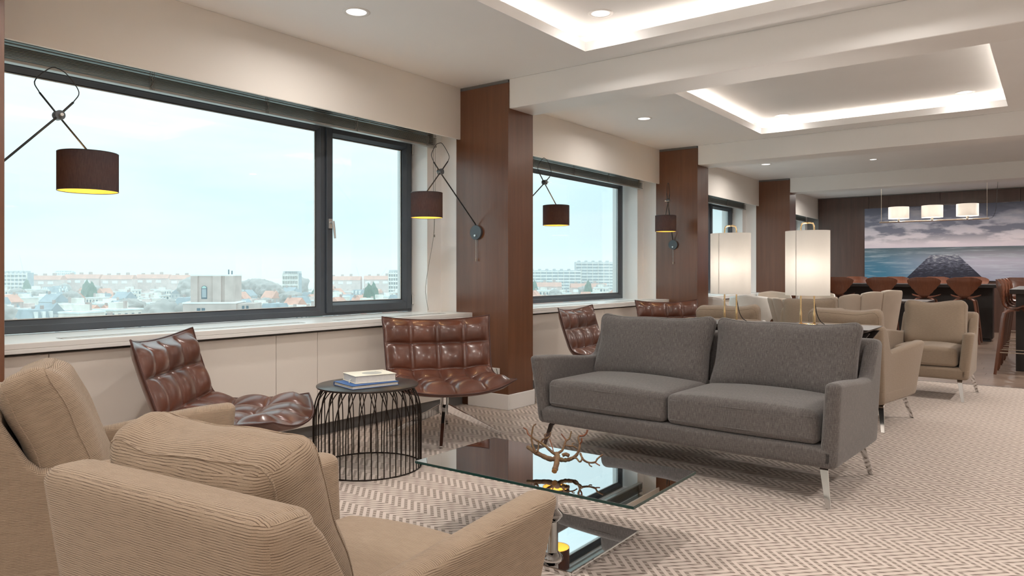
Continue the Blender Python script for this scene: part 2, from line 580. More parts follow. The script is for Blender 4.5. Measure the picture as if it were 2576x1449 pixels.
MB().box(-4.1, X_RIGHT, Y_CARPET - .014, Y_CARPET + .004, 0.0, 0.004).build('edge_strip', 'brushed_steel', wf)

# --- ceiling slab with two lit coves, cove lids above
XT0, XT1 = -2.77, -0.385                      # cove openings
TRAYS = [(-2.37, 0.59), (1.49, 4.596), (5.49, 8.568)]
LIP, UP, OUT = 0.058, 0.158, 0.12
cm = MB()
ys = sorted([Y_BACK - .2] + [v for t in TRAYS for v in t] + [Y_FAR + .2])
for a, b in zip(ys, ys[1:]):
    if (a, b) in TRAYS:
        cm.box(-4.75, XT0, a, b, HC, HC + LIP); cm.box(XT1, X_RIGHT + .2, a, b, HC, HC + LIP)
    else:
        cm.box(-4.75, X_RIGHT + .2, a, b, HC, HC + LIP)
ceil = struct(cm.build('ceiling', 'ceiling_paint'), 'white plaster ceiling with recessed lit coves')
MB().box(-4.75, X_RIGHT + .2, Y_BACK - .2, Y_FAR + .2, HC + 0.30, HC + 0.36).build('ceiling_roof', 'ceiling_paint', ceil)
for (a, b) in TRAYS:
    m = MB()
    x0, x1, y0, y1 = XT0 - OUT, XT1 + OUT, a - OUT, b + OUT
    m.box(x0 - .03, x0, y0 - .03, y1 + .03, HC + LIP, HC + UP); m.box(x1, x1 + .03, y0 - .03, y1 + .03, HC + LIP, HC + UP)
    m.box(x0, x1, y0 - .03, y0, HC + LIP, HC + UP); m.box(x0, x1, y1, y1 + .03, HC + LIP, HC + UP)
    m.box(x0 - .03, x1 + .03, y0 - .03, y1 + .03, HC + UP, HC + UP + .03)
    m.build('cove_recess', 'ceiling_paint', ceil)
    z0, z1 = HC + LIP - .002, HC + LIP + .003
    q = OUT * .55; w = .012
    up_ = MB()
    for (xa, xb, ya, yb) in [(XT0 - .012, XT0, a - .012, b + .012), (XT1, XT1 + .012, a - .012, b + .012), (XT0, XT1, a - .012, a), (XT0, XT1, b, b + .012)]: up_.box(xa, xb, ya, yb, HC + LIP, HC + LIP + .012)
    up_.build('cove_upstand', 'ceiling_paint', ceil)  # unseen upstand, added to keep the strip light off the beams
    for nm, (xa, xb, ya, yb) in enumerate([(XT0 - q - w, XT0 - q, a, b), (XT1 + q, XT1 + q + w, a, b), (XT0, XT1, a - q - w, a - q), (XT0, XT1, b + q, b + q + w)]):
        MB().box(xa, xb, ya, yb, z0, z1).build('led_strip', 'led_strip', ceil)

# --- beams between the bays
for i, yb in enumerate(BAYS):
    o = MB().box(XP + 0.0, X_RIGHT, yb + .012, yb + PW, 2.525, HC).build('ceiling_beam', 'white_paint')
    bev(o, .004, 1)
    struct(o, ['white ceiling beam behind the camera', 'nearest white ceiling beam above the grey sofa', 'second white ceiling beam beyond the lit cove', 'farthest white ceiling beam in front of the bar'][i])

# --- pillars clad in walnut, white plaster return behind, skirting at the foot
for i, yb in enumerate(BAYS):
    p = empty('pillar', (XP, yb, 0))
    struct(p, ['walnut clad pillar cut off by the left edge of the photograph', 'nearest full walnut clad pillar beside the leather chair', 'second walnut clad pillar with a wall lamp and lampshade', 'farthest walnut clad pillar behind the table lamps'][i])
    o = MB().box(-0.575, 0, 0, PW, 0.0, HC - 0.03).build('walnut_cladding', 'walnut', p); bev(o, .002, 1)
    MB().box(-0.755, -0.575, -0.0, PW, 0.0, HC).build('plaster_return', 'white_paint', p)
    MB().box(-0.575, -0.012, 0.012, PW - .012, HC - .03, HC).build('shadow_gap', 'kick_grey', p)
    b = MB().box(-0.43, 0.016, -0.016, 0.0, 0, 0.13).box(0.0, 0.016, 0, PW + .016, 0, 0.13).box(-0.43, 0.016, PW, PW + .016, 0, 0.13).build('baseboard', 'white_paint', p)
    bev(b, .005, 2)

# --- window wall
ww = empty('wall_window', (0, 0, 0)); struct(ww, 'window wall with beige panels below the sill')
piers = MB()
edges = [Y_BACK - .2] + [v for yb in BAYS for v in (yb, yb + PW)] + [Y_FAR + .2]
for yb in BAYS + [Y_FAR]:
    piers.box(-4.80, XR, yb - .18, yb + PW + .18, SILL, 2.60)
piers.box(-4.80, XR, Y_BACK - .3, Y_BACK + .5, SILL, 2.60)
piers.build('pier', 'white_paint', ww)
MB().box(-4.80, -4.18, Y_BACK - .2, Y_FAR + .2, -0.1, SILL - .03).build('spandrel', 'kick_grey', ww)
MB().box(-4.80, XW + .05, Y_BACK - .2, Y_FAR + .2, 2.335, 2.60).build('lintel', 'white_paint', ww)
MB().box(-4.80, XS - .02, Y_BACK - .2, Y_FAR + .2, 2.46, HC + .3).build('blind_recess_top', 'white_paint', ww)

bay_ranges = [(Y_BACK - .2, 0.86), (1.22, 4.86), (5.22, 8.86), (9.22, 12.86), (13.22, Y_FAR)]
SEAMS = {1: [1.561, 2.912, 3.247], 2: [5.561, 6.939, 7.247], 0: [-1.1, -.75], 3: [9.56, 10.9, 11.25], 4: [14.9]}
for i, (a, b) in enumerate(bay_ranges):
    f = MB().box(XS - .02, XS, a, b, SOFZ, HC).build('soffit_board', 'wall_paint', ww); bev(f, .002, 1)
    cuts = [a] + SEAMS[i] + [b]
    for c, d in zip(cuts, cuts[1:]):
        o = MB().box(-4.18, -4.115, c + .002, d - .002, 0.095, 0.735).build('panel', 'panel_beige', ww); bev(o, .0015, 1)

def glazing(parent, y0, y1, z0, z1, x=XW):
    """a pane in its glazing beads"""
    MB().box(x - .042, x - .034, y0, y1, z0, z1).build('pane', 'window_glass', parent)
    g = MB()
    for (a, b, c, d) in [(y0, y0 + .007, z0, z1), (y1 - .007, y1, z0, z1), (y0, y1, z0, z0 + .007), (y0, y1, z1 - .007, z1)]:
        g.box(x - .034, x - .026, a, b, c, d)
    g.build('gasket', 'gasket_black', parent)

def ring(m, x0, x1, y0, y1, z0, z1, w):
    m.box(x0, x1, y0, y0 + w, z0, z1); m.box(x0, x1, y1 - w, y1, z0, z1)
    m.box(x0, x1, y0 + w, y1 - w, z0, z0 + w); m.box(x0, x1, y0 + w, y1 - w, z1 - w, z1)

def bevel_ring(m, x0, x1, y0, y1, z0, z1, w, s):
    """sloping bead around an opening: inner edge deeper than the outer"""
    O = [(y0, z0), (y1, z0), (y1, z1), (y0, z1)]
    I = [(y0 + w, z0 + w), (y1 - w, z0 + w), (y1 - w, z1 - w), (y0 + w, z1 - w)]
    vs = [(x1, *p) for p in O] + [(x1 - s, *p) for p in I] + [(x0, *p) for p in O] + [(x0, *p) for p in I]
    fs = []
    for k in range(4):
        l = (k + 1) % 4
        fs += [(k, l, l + 4, k + 4), (k + 4, l + 4, l + 12, k + 12), (k, k + 8, l + 8, l), (k + 8, k + 12, l + 12, l + 8)]
    m.add(vs, fs)

def window(idx, y0, y1, sash=None, sash_side='far'):
    w = empty('window_%d' % idx, (0, 0, 0))
    struct(w, ['', 'large window in the nearest bay with fixed pane and opening casement', 'window in the second bay behind the grey sofa', 'window in the third bay behind the left table lamp', 'window in the last bay', 'window beside the camera'][idx])
    z0, z1 = SILL + .006, 2.335
    m = MB(); ring(m, XW - .07, XW, y0, y1, z0, z1, .045)
    fx0, fx1 = y0 + .045, y1 - .045
    if sash:
        if sash_side == 'far': fx1 = sash - .045; s0, s1 = sash, y1 - .02
        else: fx0 = sash + .045; s0, s1 = y0 + .02, sash
        m.box(XW - .0695, XW - .0005, sash - .046, sash + .046, z0 + .001, z1 - .001)
    bev(m.build('frame', 'frame_grey', w), .004, 2)
    b = MB(); bevel_ring(b, XW - .05, XW - .004, fx0, fx1, z0 + .045, z1 - .045, .026, .022)
    b.build('glazing_bead', 'frame_grey', w)
    glazing(w, fx0 + .024, fx1 - .024, z0 + .069, z1 - .069)
    b = MB(); bevel_ring(b, XW - .038, XW - .030, fx0 + .024, fx1 - .024, z0 + .069, z1 - .069, .012, .001)
    b.build('spacer', 'bead_white', w)
    if sash:
        s = MB(); ring(s, XW - .06, XW + .018, s0, s1, z0 + .022, z1 - .02, .06)
        so = s.build('casement', 'frame_grey', w); bev(so, .005, 2)
        b = MB(); bevel_ring(b, XW - .05, XW + .014, s0 + .06, s1 - .06, z0 + .082, z1 - .08, .02, .03)
        b.build('casement_bead', 'frame_grey', so)
        glazing(w, s0 + .078, s1 - .078, z0 + .1, z1 - .098)
        b = MB(); bevel_ring(b, XW - .038, XW - .030, s0 + .078, s1 - .078, z0 + .1, z1 - .098, .012, .001)
        b.build('spacer', 'bead_white', w)
        hy = s0 + .03 if sash_side == 'far' else s1 - .03
        h = MB().box(XW + .018, XW + .028, hy - .016, hy + .016, 1.50, 1.575)
        h.tube([(XW + .026, hy, 1.545), (XW + .060, hy, 1.545)], .011, 10)
        h.tube([(XW + .058, hy, 1.556), (XW + .062, hy + .006, 1.50), (XW + .066, hy + .012, 1.42)], [.011, .010, .008], 10)
        h.build('window_handle', 'handle_alu', so, auto=40)
        for zz in (z0 + .06, z1 - .13):
            MB().tube([(XW + .022, s1 + .010, zz), (XW + .022, s1 + .010, zz + .085)], .008, 10).build('hinge', 'handle_alu', so, smooth=False)
    return w

window(1, 1.40, 4.68, sash=3.72)
window(2, 5.40, 8.63)
window(3, 9.40, 12.68, sash=11.68)
window(4, 13.40, 16.64)
window(5, -2.60, 0.68)

# --- sills with slot grilles
SILL_LABELS = ['white window sill beside the camera', 'white window sill behind the near leather chairs', 'white window sill behind the sofa', 'white window sill behind the left table lamp', 'white window sill next to the far wall']
for i, (a, b) in enumerate(bay_ranges):
    s = MB().box(XW - .05, -4.063, a, b, SILL - .03, SILL).box(-4.10, -4.063, a, b, SILL - .052, SILL - .03).build('trim_%d' % (i + 1), 'sill_white')
    struct(s, SILL_LABELS[i]); bev(s, .003, 2)
    for (c, d) in [(a + .42, a + 1.95), (a + 2.25, b - .25)]:
        for (xa, xb) in [(-4.235, -4.228), (-4.155, -4.148), (-4.20, -4.198)]:
            MB().box(xa, xb, c, d, SILL, SILL + .0012).build('slot_line', 'cord_grey', s)
        for (ya, yb2) in [(c, c + .006), (d - .006, d)]:
            MB().box(-4.235, -4.148, ya, yb2, SILL, SILL + .0012).build('slot_line', 'cord_grey', s)

# --- raised venetian blinds
def blind(y0, y1, label):
    t = empty('venetian_blind', (-4.40, (y0 + y1) / 2, 2.25)); L = (y1 - y0) / 2
    set_props(t, label, 'blind', 'raised venetian blinds above the windows')
    MB().box(-.028, .028, -L, L, .165, .205).build('headrail', 'blind_rail', t)
    zz = .022
    for k in range(11):
        MB().prism([(-.025, zz), (0, zz + .003), (.025, zz), (.025, zz + .0035), (0, zz + .0065), (-.025, zz + .0035)], 'y', -L, L).build('slat', 'blind_slat', t)
        zz += .0075 if k < 8 else .016
    bev(MB().box(-.027, .027, -L - .004, L + .004, 0.0, .018).build('bottom_rail', 'blind_rail', t), .005, 2)
    n = 5
    for k in range(n):
        yy = -L + .12 + (2 * L - .24) * k / (n - 1)
        m = MB()
        for dy in (-.012, 0, .012): m.tube([(.030, yy + dy, .0), (.031, yy + dy, .18)], .0018, 5)
        m.tube([(.033, yy - .012, .016), (.037, yy, .030), (.034, yy + .01, .052), (.037, yy - .006, .07)], .003, 6)
        m.build('ladder_cord', 'cord_grey', t)
    return t
bl1 = blind(1.30, 4.74, 'long raised blind above the nearest large window')
m = MB()
pts = [(.04, 1.66, .18), (.045, 1.66, -.4), (.05, 1.658, -.75), (.04, 1.60, -1.05), (.02, 1.585, -1.25), (.0, 1.64, -1.43)]
m.tube(catmull(pts, 30), .0022, 5); m.tube([(.055, 1.668, .16), (.06, 1.668, -.5), (.052, 1.66, -.76)], .0018, 5)
m.disc((.052, 1.66, -.79), (0, 0, 1), .008, .022, 10)
m.build('pull_cord', 'cord_grey', bl1)
blind(5.30, 8.72, 'raised blind above the second window behind the sofa')
blind(9.30, 12.70, 'raised blind above the window behind the left table lamp')
blind(13.3, 16.55, 'raised blind above the last window by the far wall')

# --- walls
wfar = struct(MB().box(-4.8, X_RIGHT + .2, Y_FAR, Y_FAR + .2, 0, HC + .3).build('wall_far', 'kick_grey'), 'far wall clad in dark walnut panels')
px = [-4.19, -3.18, -1.877, -0.556, 0.76, 2.08, 3.59]
for a, b in zip(px, px[1:]):
    bev(MB().box(a + .003, b - .003, Y_FAR - .02, Y_FAR, 0.0, HC - .02).build('panel', 'walnut_far', wfar), .002, 1)
struct(MB().box(X_RIGHT, X_RIGHT + .2, Y_BACK, Y_FAR, 0, HC + .3).build('wall_right', 'wall_paint'), 'beige wall opposite the windows')
struct(MB().box(-4.8, X_RIGHT + .2, Y_BACK - .2, Y_BACK, 0, HC + .3).build('wall_back', 'wall_paint'), 'beige wall behind the camera')
struct(MB().box(-.012, 0, Y_BACK, Y_FAR, 0, .12).build('baseboard_right', 'white_paint', loc=(X_RIGHT, 0, 0)), 'white skirting along the wall opposite the windows')

# --- downlights
def area_light(parent, name, loc, size, power, col, spread=2.4):
    d = bpy.data.lights.new(name, 'AREA'); d.shape = 'DISK'; d.size = size; d.energy = power; d.color = col; d.spread = spread
    o = bpy.data.objects.new(name, d); COL.objects.link(o); o.location = loc; o.parent = parent
    return o
def downlight(x, y, z, label, r=.062, power=None, group='recessed ceiling downlights'):
    t = empty('downlight', (x, y, z)); set_props(t, label, 'downlight', group)
    MB().lathe([(r, .0), (r + .004, -.004), (r * 1.38, -.003), (r * 1.40, .0)], 32, caps=False).build('trim_ring', 'lamp_white_part', t, smooth=True)
    MB().lathe([(r, -.0015), (r * .9, -.001), (r * .85, .0)], 32).build('lens', 'spot_lens', t)
    area_light(t, 'lamp_light', (0, 0, -.012), r * 1.6, power or DOWNLIGHT_W, (1.0, 0.93, 0.87), 2.9)
    return t
LZ = HC + UP
spots = [(-3.49, 3.05, HC, 'recessed downlight in the ceiling over the nearest window'),
         (-3.48, 6.97, HC, 'recessed downlight in the ceiling over the second window'),
         (-2.51, 4.37, LZ, 'recessed downlight in the corner of the nearest lit cove'),
         (-2.49, 8.43, LZ, 'recessed downlight at the left end of the second lit cove'),
         (-0.73, 8.43, LZ, 'recessed downlight at the right end of the second lit cove'),
         (-2.12, 10.79, HC, 'nearer of the two small downlights beyond the second beam'),
         (-2.11, 11.45, HC, 'farther of the two small downlights beyond the second beam')]
for (x, y, z, lb) in spots: downlight(x, y, z, lb, .045 if y > 10 else .062, 1.2 if z > HC else (6.0 if x < -3 else 9.0))
hidden = [(-0.73, 4.37, LZ), (-2.5, 1.75, LZ), (-0.73, 1.75, LZ), (-2.5, 5.75, LZ), (-.73, 5.75, LZ), (-3.49, -.9, HC), (-2.5, -1.0, LZ), (-.73, -1.0, LZ),  # unseen downlights: some repeat the cove corners, the rest added as room fill
          (1.2, 3.0, HC), (1.2, 7.0, HC), (1.2, -1.0, HC), (1.2, 11.0, HC), (-3.49, 11.0, HC), (.5, 10.9, HC), (-3.3, 14.9, HC), (-2.0, 14.9, HC), (-.6, 14.9, HC), (.6, 14.6, HC)]
for (x, y, z) in hidden: downlight(x, y, z, power=1.5 if (z > HC and y > 3) else ((20.0 if y < 5 else 26.0) if x > 1 else (8.0 if x < -3.4 else (10.0 if y < 3 else 16.0))), label= 'unseen ceiling downlight added to light the room', group='unseen downlights added to light the room')

# ================================================================ SEATING
def smooth01(a, b, x):
    t = max(0.0, min(1.0, (x - a) / (b - a))); return t * t * (3 - 2 * t)

def pillow(name, w, h, d, mat, parent, loc, rot, seed=0, sag=0.005, edge=0.62, nm=22):
    """loose stuffed cushion: width x, height z, depth y, with puckered corners and soft folds"""
    rnd = random.Random(seed)
    ph = [rnd.uniform(0, 6.28) for _ in range(8)]
    def fn(x, y, z):
        a, b = x / (w / 2), z / (h / 2)
        a2, b2 = min(1, abs(a)), min(1, abs(b))
        prof = (1 - a2 ** 4) ** 0.5 * (1 - b2 ** 4) ** 0.5
        th = edge + (1 - edge) * prof
        yy = y * th
        # edges draw in between the corners
        x2 = x * (1 - 0.035 * (1 - b2 ** 2)); z2 = z * (1 - 0.045 * (1 - a2 ** 2))
        # folds near the rim and slump of the filling
        e = smooth01(0.45, 0.95, max(a2, b2))
        yy += sag * e * (math.sin(a * 9 + ph[0]) * 0.5 + math.sin(b * 8 + ph[1] + a * 3) * 0.5) * (1 if y > 0 else -1)
        yy += 0.006 * math.sin(a * 4 + ph[2]) * math.cos(b * 3.5 + ph[3])
        z2 += 0.006 * math.sin(a * 5 + ph[4]) * smooth01(0.5, 1, b2) * (1 if b > 0 else 0.4)
        if edge < .5:
            cr = (a2 * b2) ** 3
            x2 *= 1 + .03 * cr; z2 *= 1 + .055 * cr
            yy += .007 * math.sin(a * 17 + ph[5] + 2 * b) * smooth01(.35, .95, b2) * (1 - smooth01(.9, 1, b2)) * (1 if y < 0 else .3)
        z2 -= 0.012 * smooth01(0.2, 1, b) * (1 - a2 ** 2)
        return Vector((x2, yy, z2))
    vs, fs = round_box((w, d, h), d * 0.34, (nm, 4, nm), 4, fn)
    o = mesh_obj(name, vs, fs, mat, parent, smooth=True, loc=loc, rot=rot, uv=True)
    # seam piping along the gusset on both faces
    m = MB()
    r = d * .34; ix, iy, iz = w / 2 - r, d / 2 - r, h / 2 - r
    for sy in (-1, 1):
        P = []
        for (cx, cz, a0) in ((ix, iz, 0), (-ix, iz, PI / 2), (-ix, -iz, PI), (ix, -iz, 1.5 * PI)):
            for k in range(5):
                th = a0 + PI / 2 * k / 4
                dr = Vector((math.cos(th), sy * .75, math.sin(th))).normalized() * (r * 1.0)
                P.append((cx + dr.x, sy * iy + dr.y, cz + dr.z))
        Q = []
        for p, q in zip(P, P[1:] + P[:1]):
            L = math.dist(p, q); n = max(1, int(L / .03))
            for k in range(n): Q.append(fn(*[p[c] + (q[c] - p[c]) * k / n for c in range(3)]))
        m.tube(Q, 0.0028, 5, closed=True)
    m.build('seam', mat, o, smooth=True, uv=True)
    return o

def steel_leg(parent, x, y, z_top, fx, fy):
    """flat bent bar: short plate under the frame, then a splayed blade down to the floor"""
    top = Vector((x, y, z_top)); foot = Vector((fx, fy, 0.0))
    sx = 1 if fx > 0 else -1; sy = 1 if fy > 0 else -1
    m = MB()
    wdt, th = 0.036, 0.009
    prof = [(Vector((x, y - sy * .10, z_top - .006)), 0.042), (Vector((x, y - sy * .02, z_top - .006)), 0.042), (Vector((x + sx * .004, y + sy * .004, z_top - .022)), 0.040), (foot, 0.026)]
    vs = []
    tdirs = [Vector((0, 0, 1)), Vector((0, sy * .2, 1)).normalized(), Vector((0, sy * 1.0, .25)).normalized(), Vector((0, sy * 1.0, .25)).normalized()]
    for (p, w), n in zip(prof, tdirs):
        for a, b in ((-1, -1), (1, -1), (1, 1), (-1, 1)):
            vs.append(p + Vector((1, 0, 0)) * (a * w / 2) + n * (b * th / 2))
    fs = [(0, 1, 2, 3)[::-1], (12, 13, 14, 15)]
    for i in range(3):
        for k in range(4):
            k2 = (k + 1) % 4
            fs.append((i * 4 + k, i * 4 + k2, (i + 1) * 4 + k2, (i + 1) * 4 + k))
    m.add(vs, fs)
    for i, v in enumerate(m.v): m.v[i] = (v[0], v[1], max(0.0, v[2]))
    return bev(m.build('leg', 'chrome', parent), .0015, 1)

def lounge(name, label, cat, loc, rz, Wb, mat, n_seat=1, group=None, seed=0, tilt=0.30, cush_h=None, D=0.725, lean=0.0, fl=0.048, taper_b=0.035, puff=0.62, cdx=0.0, cwf=1.0):
    """low upholstered seat with splayed arms, raised back, loose cushions and bent steel legs. Faces local +y."""
    t = empty(name, loc, rz); set_props(t, label, cat, group)
    z0, armf, armb, backh = 0.19, 0.62, 0.572, 0.768
    hw = Wb / 2
    yb, yf = -D / 2, D / 2 - .02
    def flare(p):
        k = (p.z - z0) / 0.42
        side = smooth01(0.25 * hw, hw, abs(p.x)) * (1 if p.x > 0 else -1)
        fr_ = smooth01(yb, yf, p.y)                               # 0 at the back, 1 at the arm fronts
        x = p.x + side * ((0.012 + fl * fr_) * k - taper_b * (1 - fr_))
        y = p.y + (0.050 * k * smooth01(0.0, yf, p.y)) - 0.060 * k * smooth01(-0.10, yb + .02, p.y)
        return Vector((x, y, p.z))
    # base
    def fb(x, y, z): return flare(Vector((x, y + (yf + yb) / 2, z + z0 + .055)))
    rb('base', (Wb, yf - yb, 0.11), .03, mat, t, fb, (10, 8, 2))
    # arms
    at = 0.085
    for s in (-1, 1):
        H = backh - z0
        def fa(x, y, z, s=s):
            yy = y + (yf + yb) / 2
            g = (z + H / 2) / H                                  # 0..1
            u = (yy - yb) / (yf - yb)                            # 0 back .. 1 front
            top = armb + (armf - armb) * smooth01(0.2, 1.0, u)
            top = top + (backh - top) * (1 - smooth01(0.10, 0.23, u))
            zz = z0 + g * (top - z0)
            taper = 1 - 0.12 * g
            return flare(Vector((s * (hw - at / 2 + x * s * taper), yy, zz)))
        rb('arm', (at, yf - yb, H), .034, mat, t, fa, (2, 30, 12), 4)
    # back
    bt = 0.105; H = backh - z0
    def fk(x, y, z): return flare(Vector((x, yb + bt / 2 + y - .004, z0 + (z + H / 2) + .003)))
    rb('backrest', (Wb - .028, bt, H), .036, mat, t, fk, (14, 2, 10), 4)
    # seat cushions
    iw = Wb - 2 * at + .012
    cw = iw / n_seat
    sd = yf - (yb + bt) + .0
    for i in range(n_seat):
        cx = -iw / 2 + cw * (i + .5)
        def fs_(x, y, z, cx=cx):
            a, b = x / (cw / 2), y / (sd / 2)
            crown = 0.028 * (1 - min(1, abs(a)) ** 2.5) * (1 - min(1, abs(b)) ** 2.5)
            zz = z + (crown if z > 0 else 0) + (0.010 * (1 - min(1, abs(a)) ** 2) * smooth01(.3, 1, b) * (1 if z > 0 else 0))
            yy = y + 0.012 * (1 - min(1, abs(a)) ** 2) * smooth01(.6, 1, b)
            return Vector((cx + x, (yf + yb + bt) / 2 + yy + .005, 0.385 + zz))
        o = rb('seat_cushion', (cw - .008, sd, 0.165), .035, mat, t, fs_, (14, 14, 3), 4)
        m = MB()
        zt = 0.385 + .0825 - .030
        for zz in (zt, 0.385 - .0825 + .028):
            m.tube([(cx - cw / 2 + .03, (yf + yb + bt) / 2 + sd / 2 + .0055, zz), (cx, (yf + yb + bt) / 2 + sd / 2 + .0175, zz + .002), (cx + cw / 2 - .03, (yf + yb + bt) / 2 + sd / 2 + .0055, zz)], .0028, 5)
        m.build('seam', mat, o, smooth=True, uv=True)
    # back cushions
    cg = .06 if n_seat > 1 else .02
    bw = (iw + cg) / n_seat
    ch = cush_h or 0.47
    rnd = random.Random(seed)
    for i in range(n_seat):
        cx = -(iw + cg) / 2 + bw * (i + .5)
        pillow('back_cushion', (bw - .005) * cwf, ch, 0.205 if n_seat == 1 else .19, mat, t, (cx + cdx + rnd.uniform(-.01, .01), yb + bt + .065, 0.655 - (.47 - ch) / 2),
               (tilt, rnd.uniform(-.03, .03) + lean, rnd.uniform(-.04, .04)), seed * 7 + i, edge=puff)
    # legs
    for sx in (-1, 1):
        for sy in (-1, 1):
            y_ = (yf - .06) if sy > 0 else (yb + .06)
            steel_leg(t, sx * (hw - .075), y_, z0 + .006, sx * (hw - .035), y_ + sy * (.055 if D > .75 else .085))
    return t

R = math.radians
# the row by the glass table: sofa facing the camera, two armchairs facing it
lounge('sofa', 'grey melange two-seat sofa with two loose back cushions and steel legs', 'sofa', (-1.745, 4.19, 0), PI + R(-3), 1.82, 'grey_melange', 2, seed=3, tilt=0.30, cush_h=.455, D=0.82, taper_b=0.0, fl=.028, puff=.30)
AG = 'beige fabric armchairs'
lounge('armchair', 'beige armchair in the foreground seen from behind, facing the glass table', 'armchair', (-1.33, 1.064, 0), R(6), .67, 'beige_weave', 1, AG, 11, tilt=.33, cush_h=.435, taper_b=.015, fl=.065, cdx=-.07, cwf=.98)
lounge('armchair', 'beige armchair cut off by the left edge of the photograph', 'armchair', (-2.54, 1.20, 0), R(-26), .67, 'beige_weave', 1, AG, 15, tilt=.38, cush_h=.46, taper_b=.06, fl=.06)
lounge('armchair', 'beige armchair seen from behind, right of the sofa and behind the console table', 'armchair', (-1.27, 6.20, 0), R(-6), .69, 'beige_cloth', 1, AG, 21, tilt=.20)
lounge('armchair', 'beige armchair whose cushion shows behind the left table lamp', 'armchair', (-2.25, 6.25, 0), R(4), .69, 'beige_cloth', 1, AG, 22, tilt=.22)
lounge('armchair', 'beige armchair facing the camera at the edge of the plank floor', 'armchair', (-.955, 7.95, 0), PI + R(-4), .69, 'beige_cloth', 1, AG, 23, tilt=.26)
lounge('armchair', 'beige armchair facing the camera behind the right table lamp', 'armchair', (-2.10, 7.95, 0), PI + R(5), .69, 'beige_cloth', 1, AG, 24, tilt=.26)

# ---------------------------------------------------------------- tufted leather swivel chairs
def leather_chair():
    t = empty('swivel_chair')
    prof = [(-.345, .815), (-.305, .68), (-.258, .54), (-.212, .43), (-.13, .378), (0.0, .362), (.14, .364), (.28, .372), (.375, .384)]
    NS, NW, ROWS, COLS = 91, 57, 5, 4
    C = catmull([(x, 0, z) for x, z in prof], NS)
    tang = [(C[min(i + 1, NS - 1)] - C[max(i - 1, 0)]).normalized() for i in range(NS)]
    HWT = [(0, .405), (.12, .395), (.45, .385), (.6, .385), (.85, .405), (1, .425)]
    def centre(i, w):
        s = i / (NS - 1); hw = lerp_tab(HWT, s)
        p = C[i].copy(); n = Vector((-tang[i].z, 0, tang[i].x)); n = n if n.dot(Vector((1, 0, 1))) > 0 else -n
        y = w * hw
        lift = 0.050 * abs(w) ** 3                                   # sides curl toward the sitter
        p = p + n * lift
        p.x += 0.085 * (1 - w * w) * smooth01(.80, 1.0, s)           # bowed front edge
        p.z -= 0.020 * (1 - w * w) * (1 - smooth01(0, .1, s))        # dipped top edge
        p.z -= 0.022 * (1 - w * w) * smooth01(.9, 1.0, s)
        return Vector((p.x, y, p.z)), n
    front = []; back = []
    for i in range(NS):
        for j in range(NW):
            w = -1 + 2 * j / (NW - 1)
            p, n = centre(i, w)
            ru = (i / (NS - 1) * ROWS) % 1.0 if i < NS - 1 else 1.0
            cv = ((w + 1) / 2 * COLS) % 1.0 if j < NW - 1 else 1.0
            su, sv = math.sin(PI * ru), math.sin(PI * cv)
            edge = min(i, NS - 1 - i, 8) / 8 * min(j, NW - 1 - j, 6) / 6
            edge = min(1, edge) ** 0.5
            puff = 0.012 * su ** .5 + 0.012 * sv ** .5 + 0.036 * (max(0, su) * max(0, sv)) ** .40
            inner_e = smooth01(0, 1, edge)
            front.append(p + n * (puff * (0.25 + .75 * inner_e) * inner_e + 0.002))
            back.append(p - n * (0.030 * inner_e + 0.004))
    m = MB(); fs = []
    for i in range(NS - 1):
        for j in range(NW - 1):
            a = i * NW + j
            fs.append((a, a + NW, a + NW + 1, a + 1))
    nb = NS * NW
    rim = [i * NW for i in range(NS)] + [(NS - 1) * NW + j for j in range(1, NW)] + [i * NW + NW - 1 for i in range(NS - 2, -1, -1)] + [j for j in range(NW - 2, 0, -1)]
    fs2 = [tuple(reversed([k + nb for k in f])) for f in fs]
    fr = []
    for a, b in zip(rim, rim[1:] + rim[:1]): fr.append((b, a, a + nb, b + nb))
    body = mesh_obj('seat_shell', front + back, fs + fs2 + fr, 'brown_leather', t, smooth=True, uv=True)
    pts = [(front[k] + back[k]) * .5 for k in rim]
    MB().tube(pts[::2], .0050, 6, closed=True).build('piping', 'leather_piping', body, smooth=True)
    # double stitching in the tufting channels
    st = MB()
    for c in range(1, COLS):
        j = round(c / COLS * (NW - 1))
        for dj in (-.006, .006):
            st.tube([front[i * NW + j] + Vector((0, dj, 0)) + (front[i * NW + j] - back[i * NW + j]).normalized() * .0014 for i in range(2, NS - 2, 2)], .0012, 4)
    for r_ in range(1, ROWS):
        i = round(r_ / ROWS * (NS - 1))
        st.tube([front[i * NW + j] + (front[i * NW + j] - back[i * NW + j]).normalized() * .0014 for j in range(1, NW - 1, 2)], .0012, 4)
    st.build('stitching', 'leather_piping', body)
    # swivel base
    MB().lathe([(.030, .15), (.030, .315), (.045, .32), (.045, .33)], 24).build('column', 'chrome', t, auto=40)
    MB().box(-.12, .12, -.10, .10, .326, .336).build('mounting_plate', 'black_metal', t)
    for k in range(4):
        a = R(-14 + 90 * k)
        ca, sa = math.cos(a), math.sin(a)
        def P(r, w, z): return (r * ca - w * sa, r * sa + w * ca, z)
        lm = MB()
        lm.hexa([P(.02, -.013, .165), P(.395, -.011, .0), P(.395, .011, .0), P(.02, .013, .165),
                 P(.02, -.013, .228), P(.405, -.011, .018), P(.405, .011, .018), P(.02, .013, .228)])
        bev(lm.build('leg', 'chrome', t), .003, 2)
    return t
CH = leather_chair()
CHG = 'tufted brown leather swivel chairs'
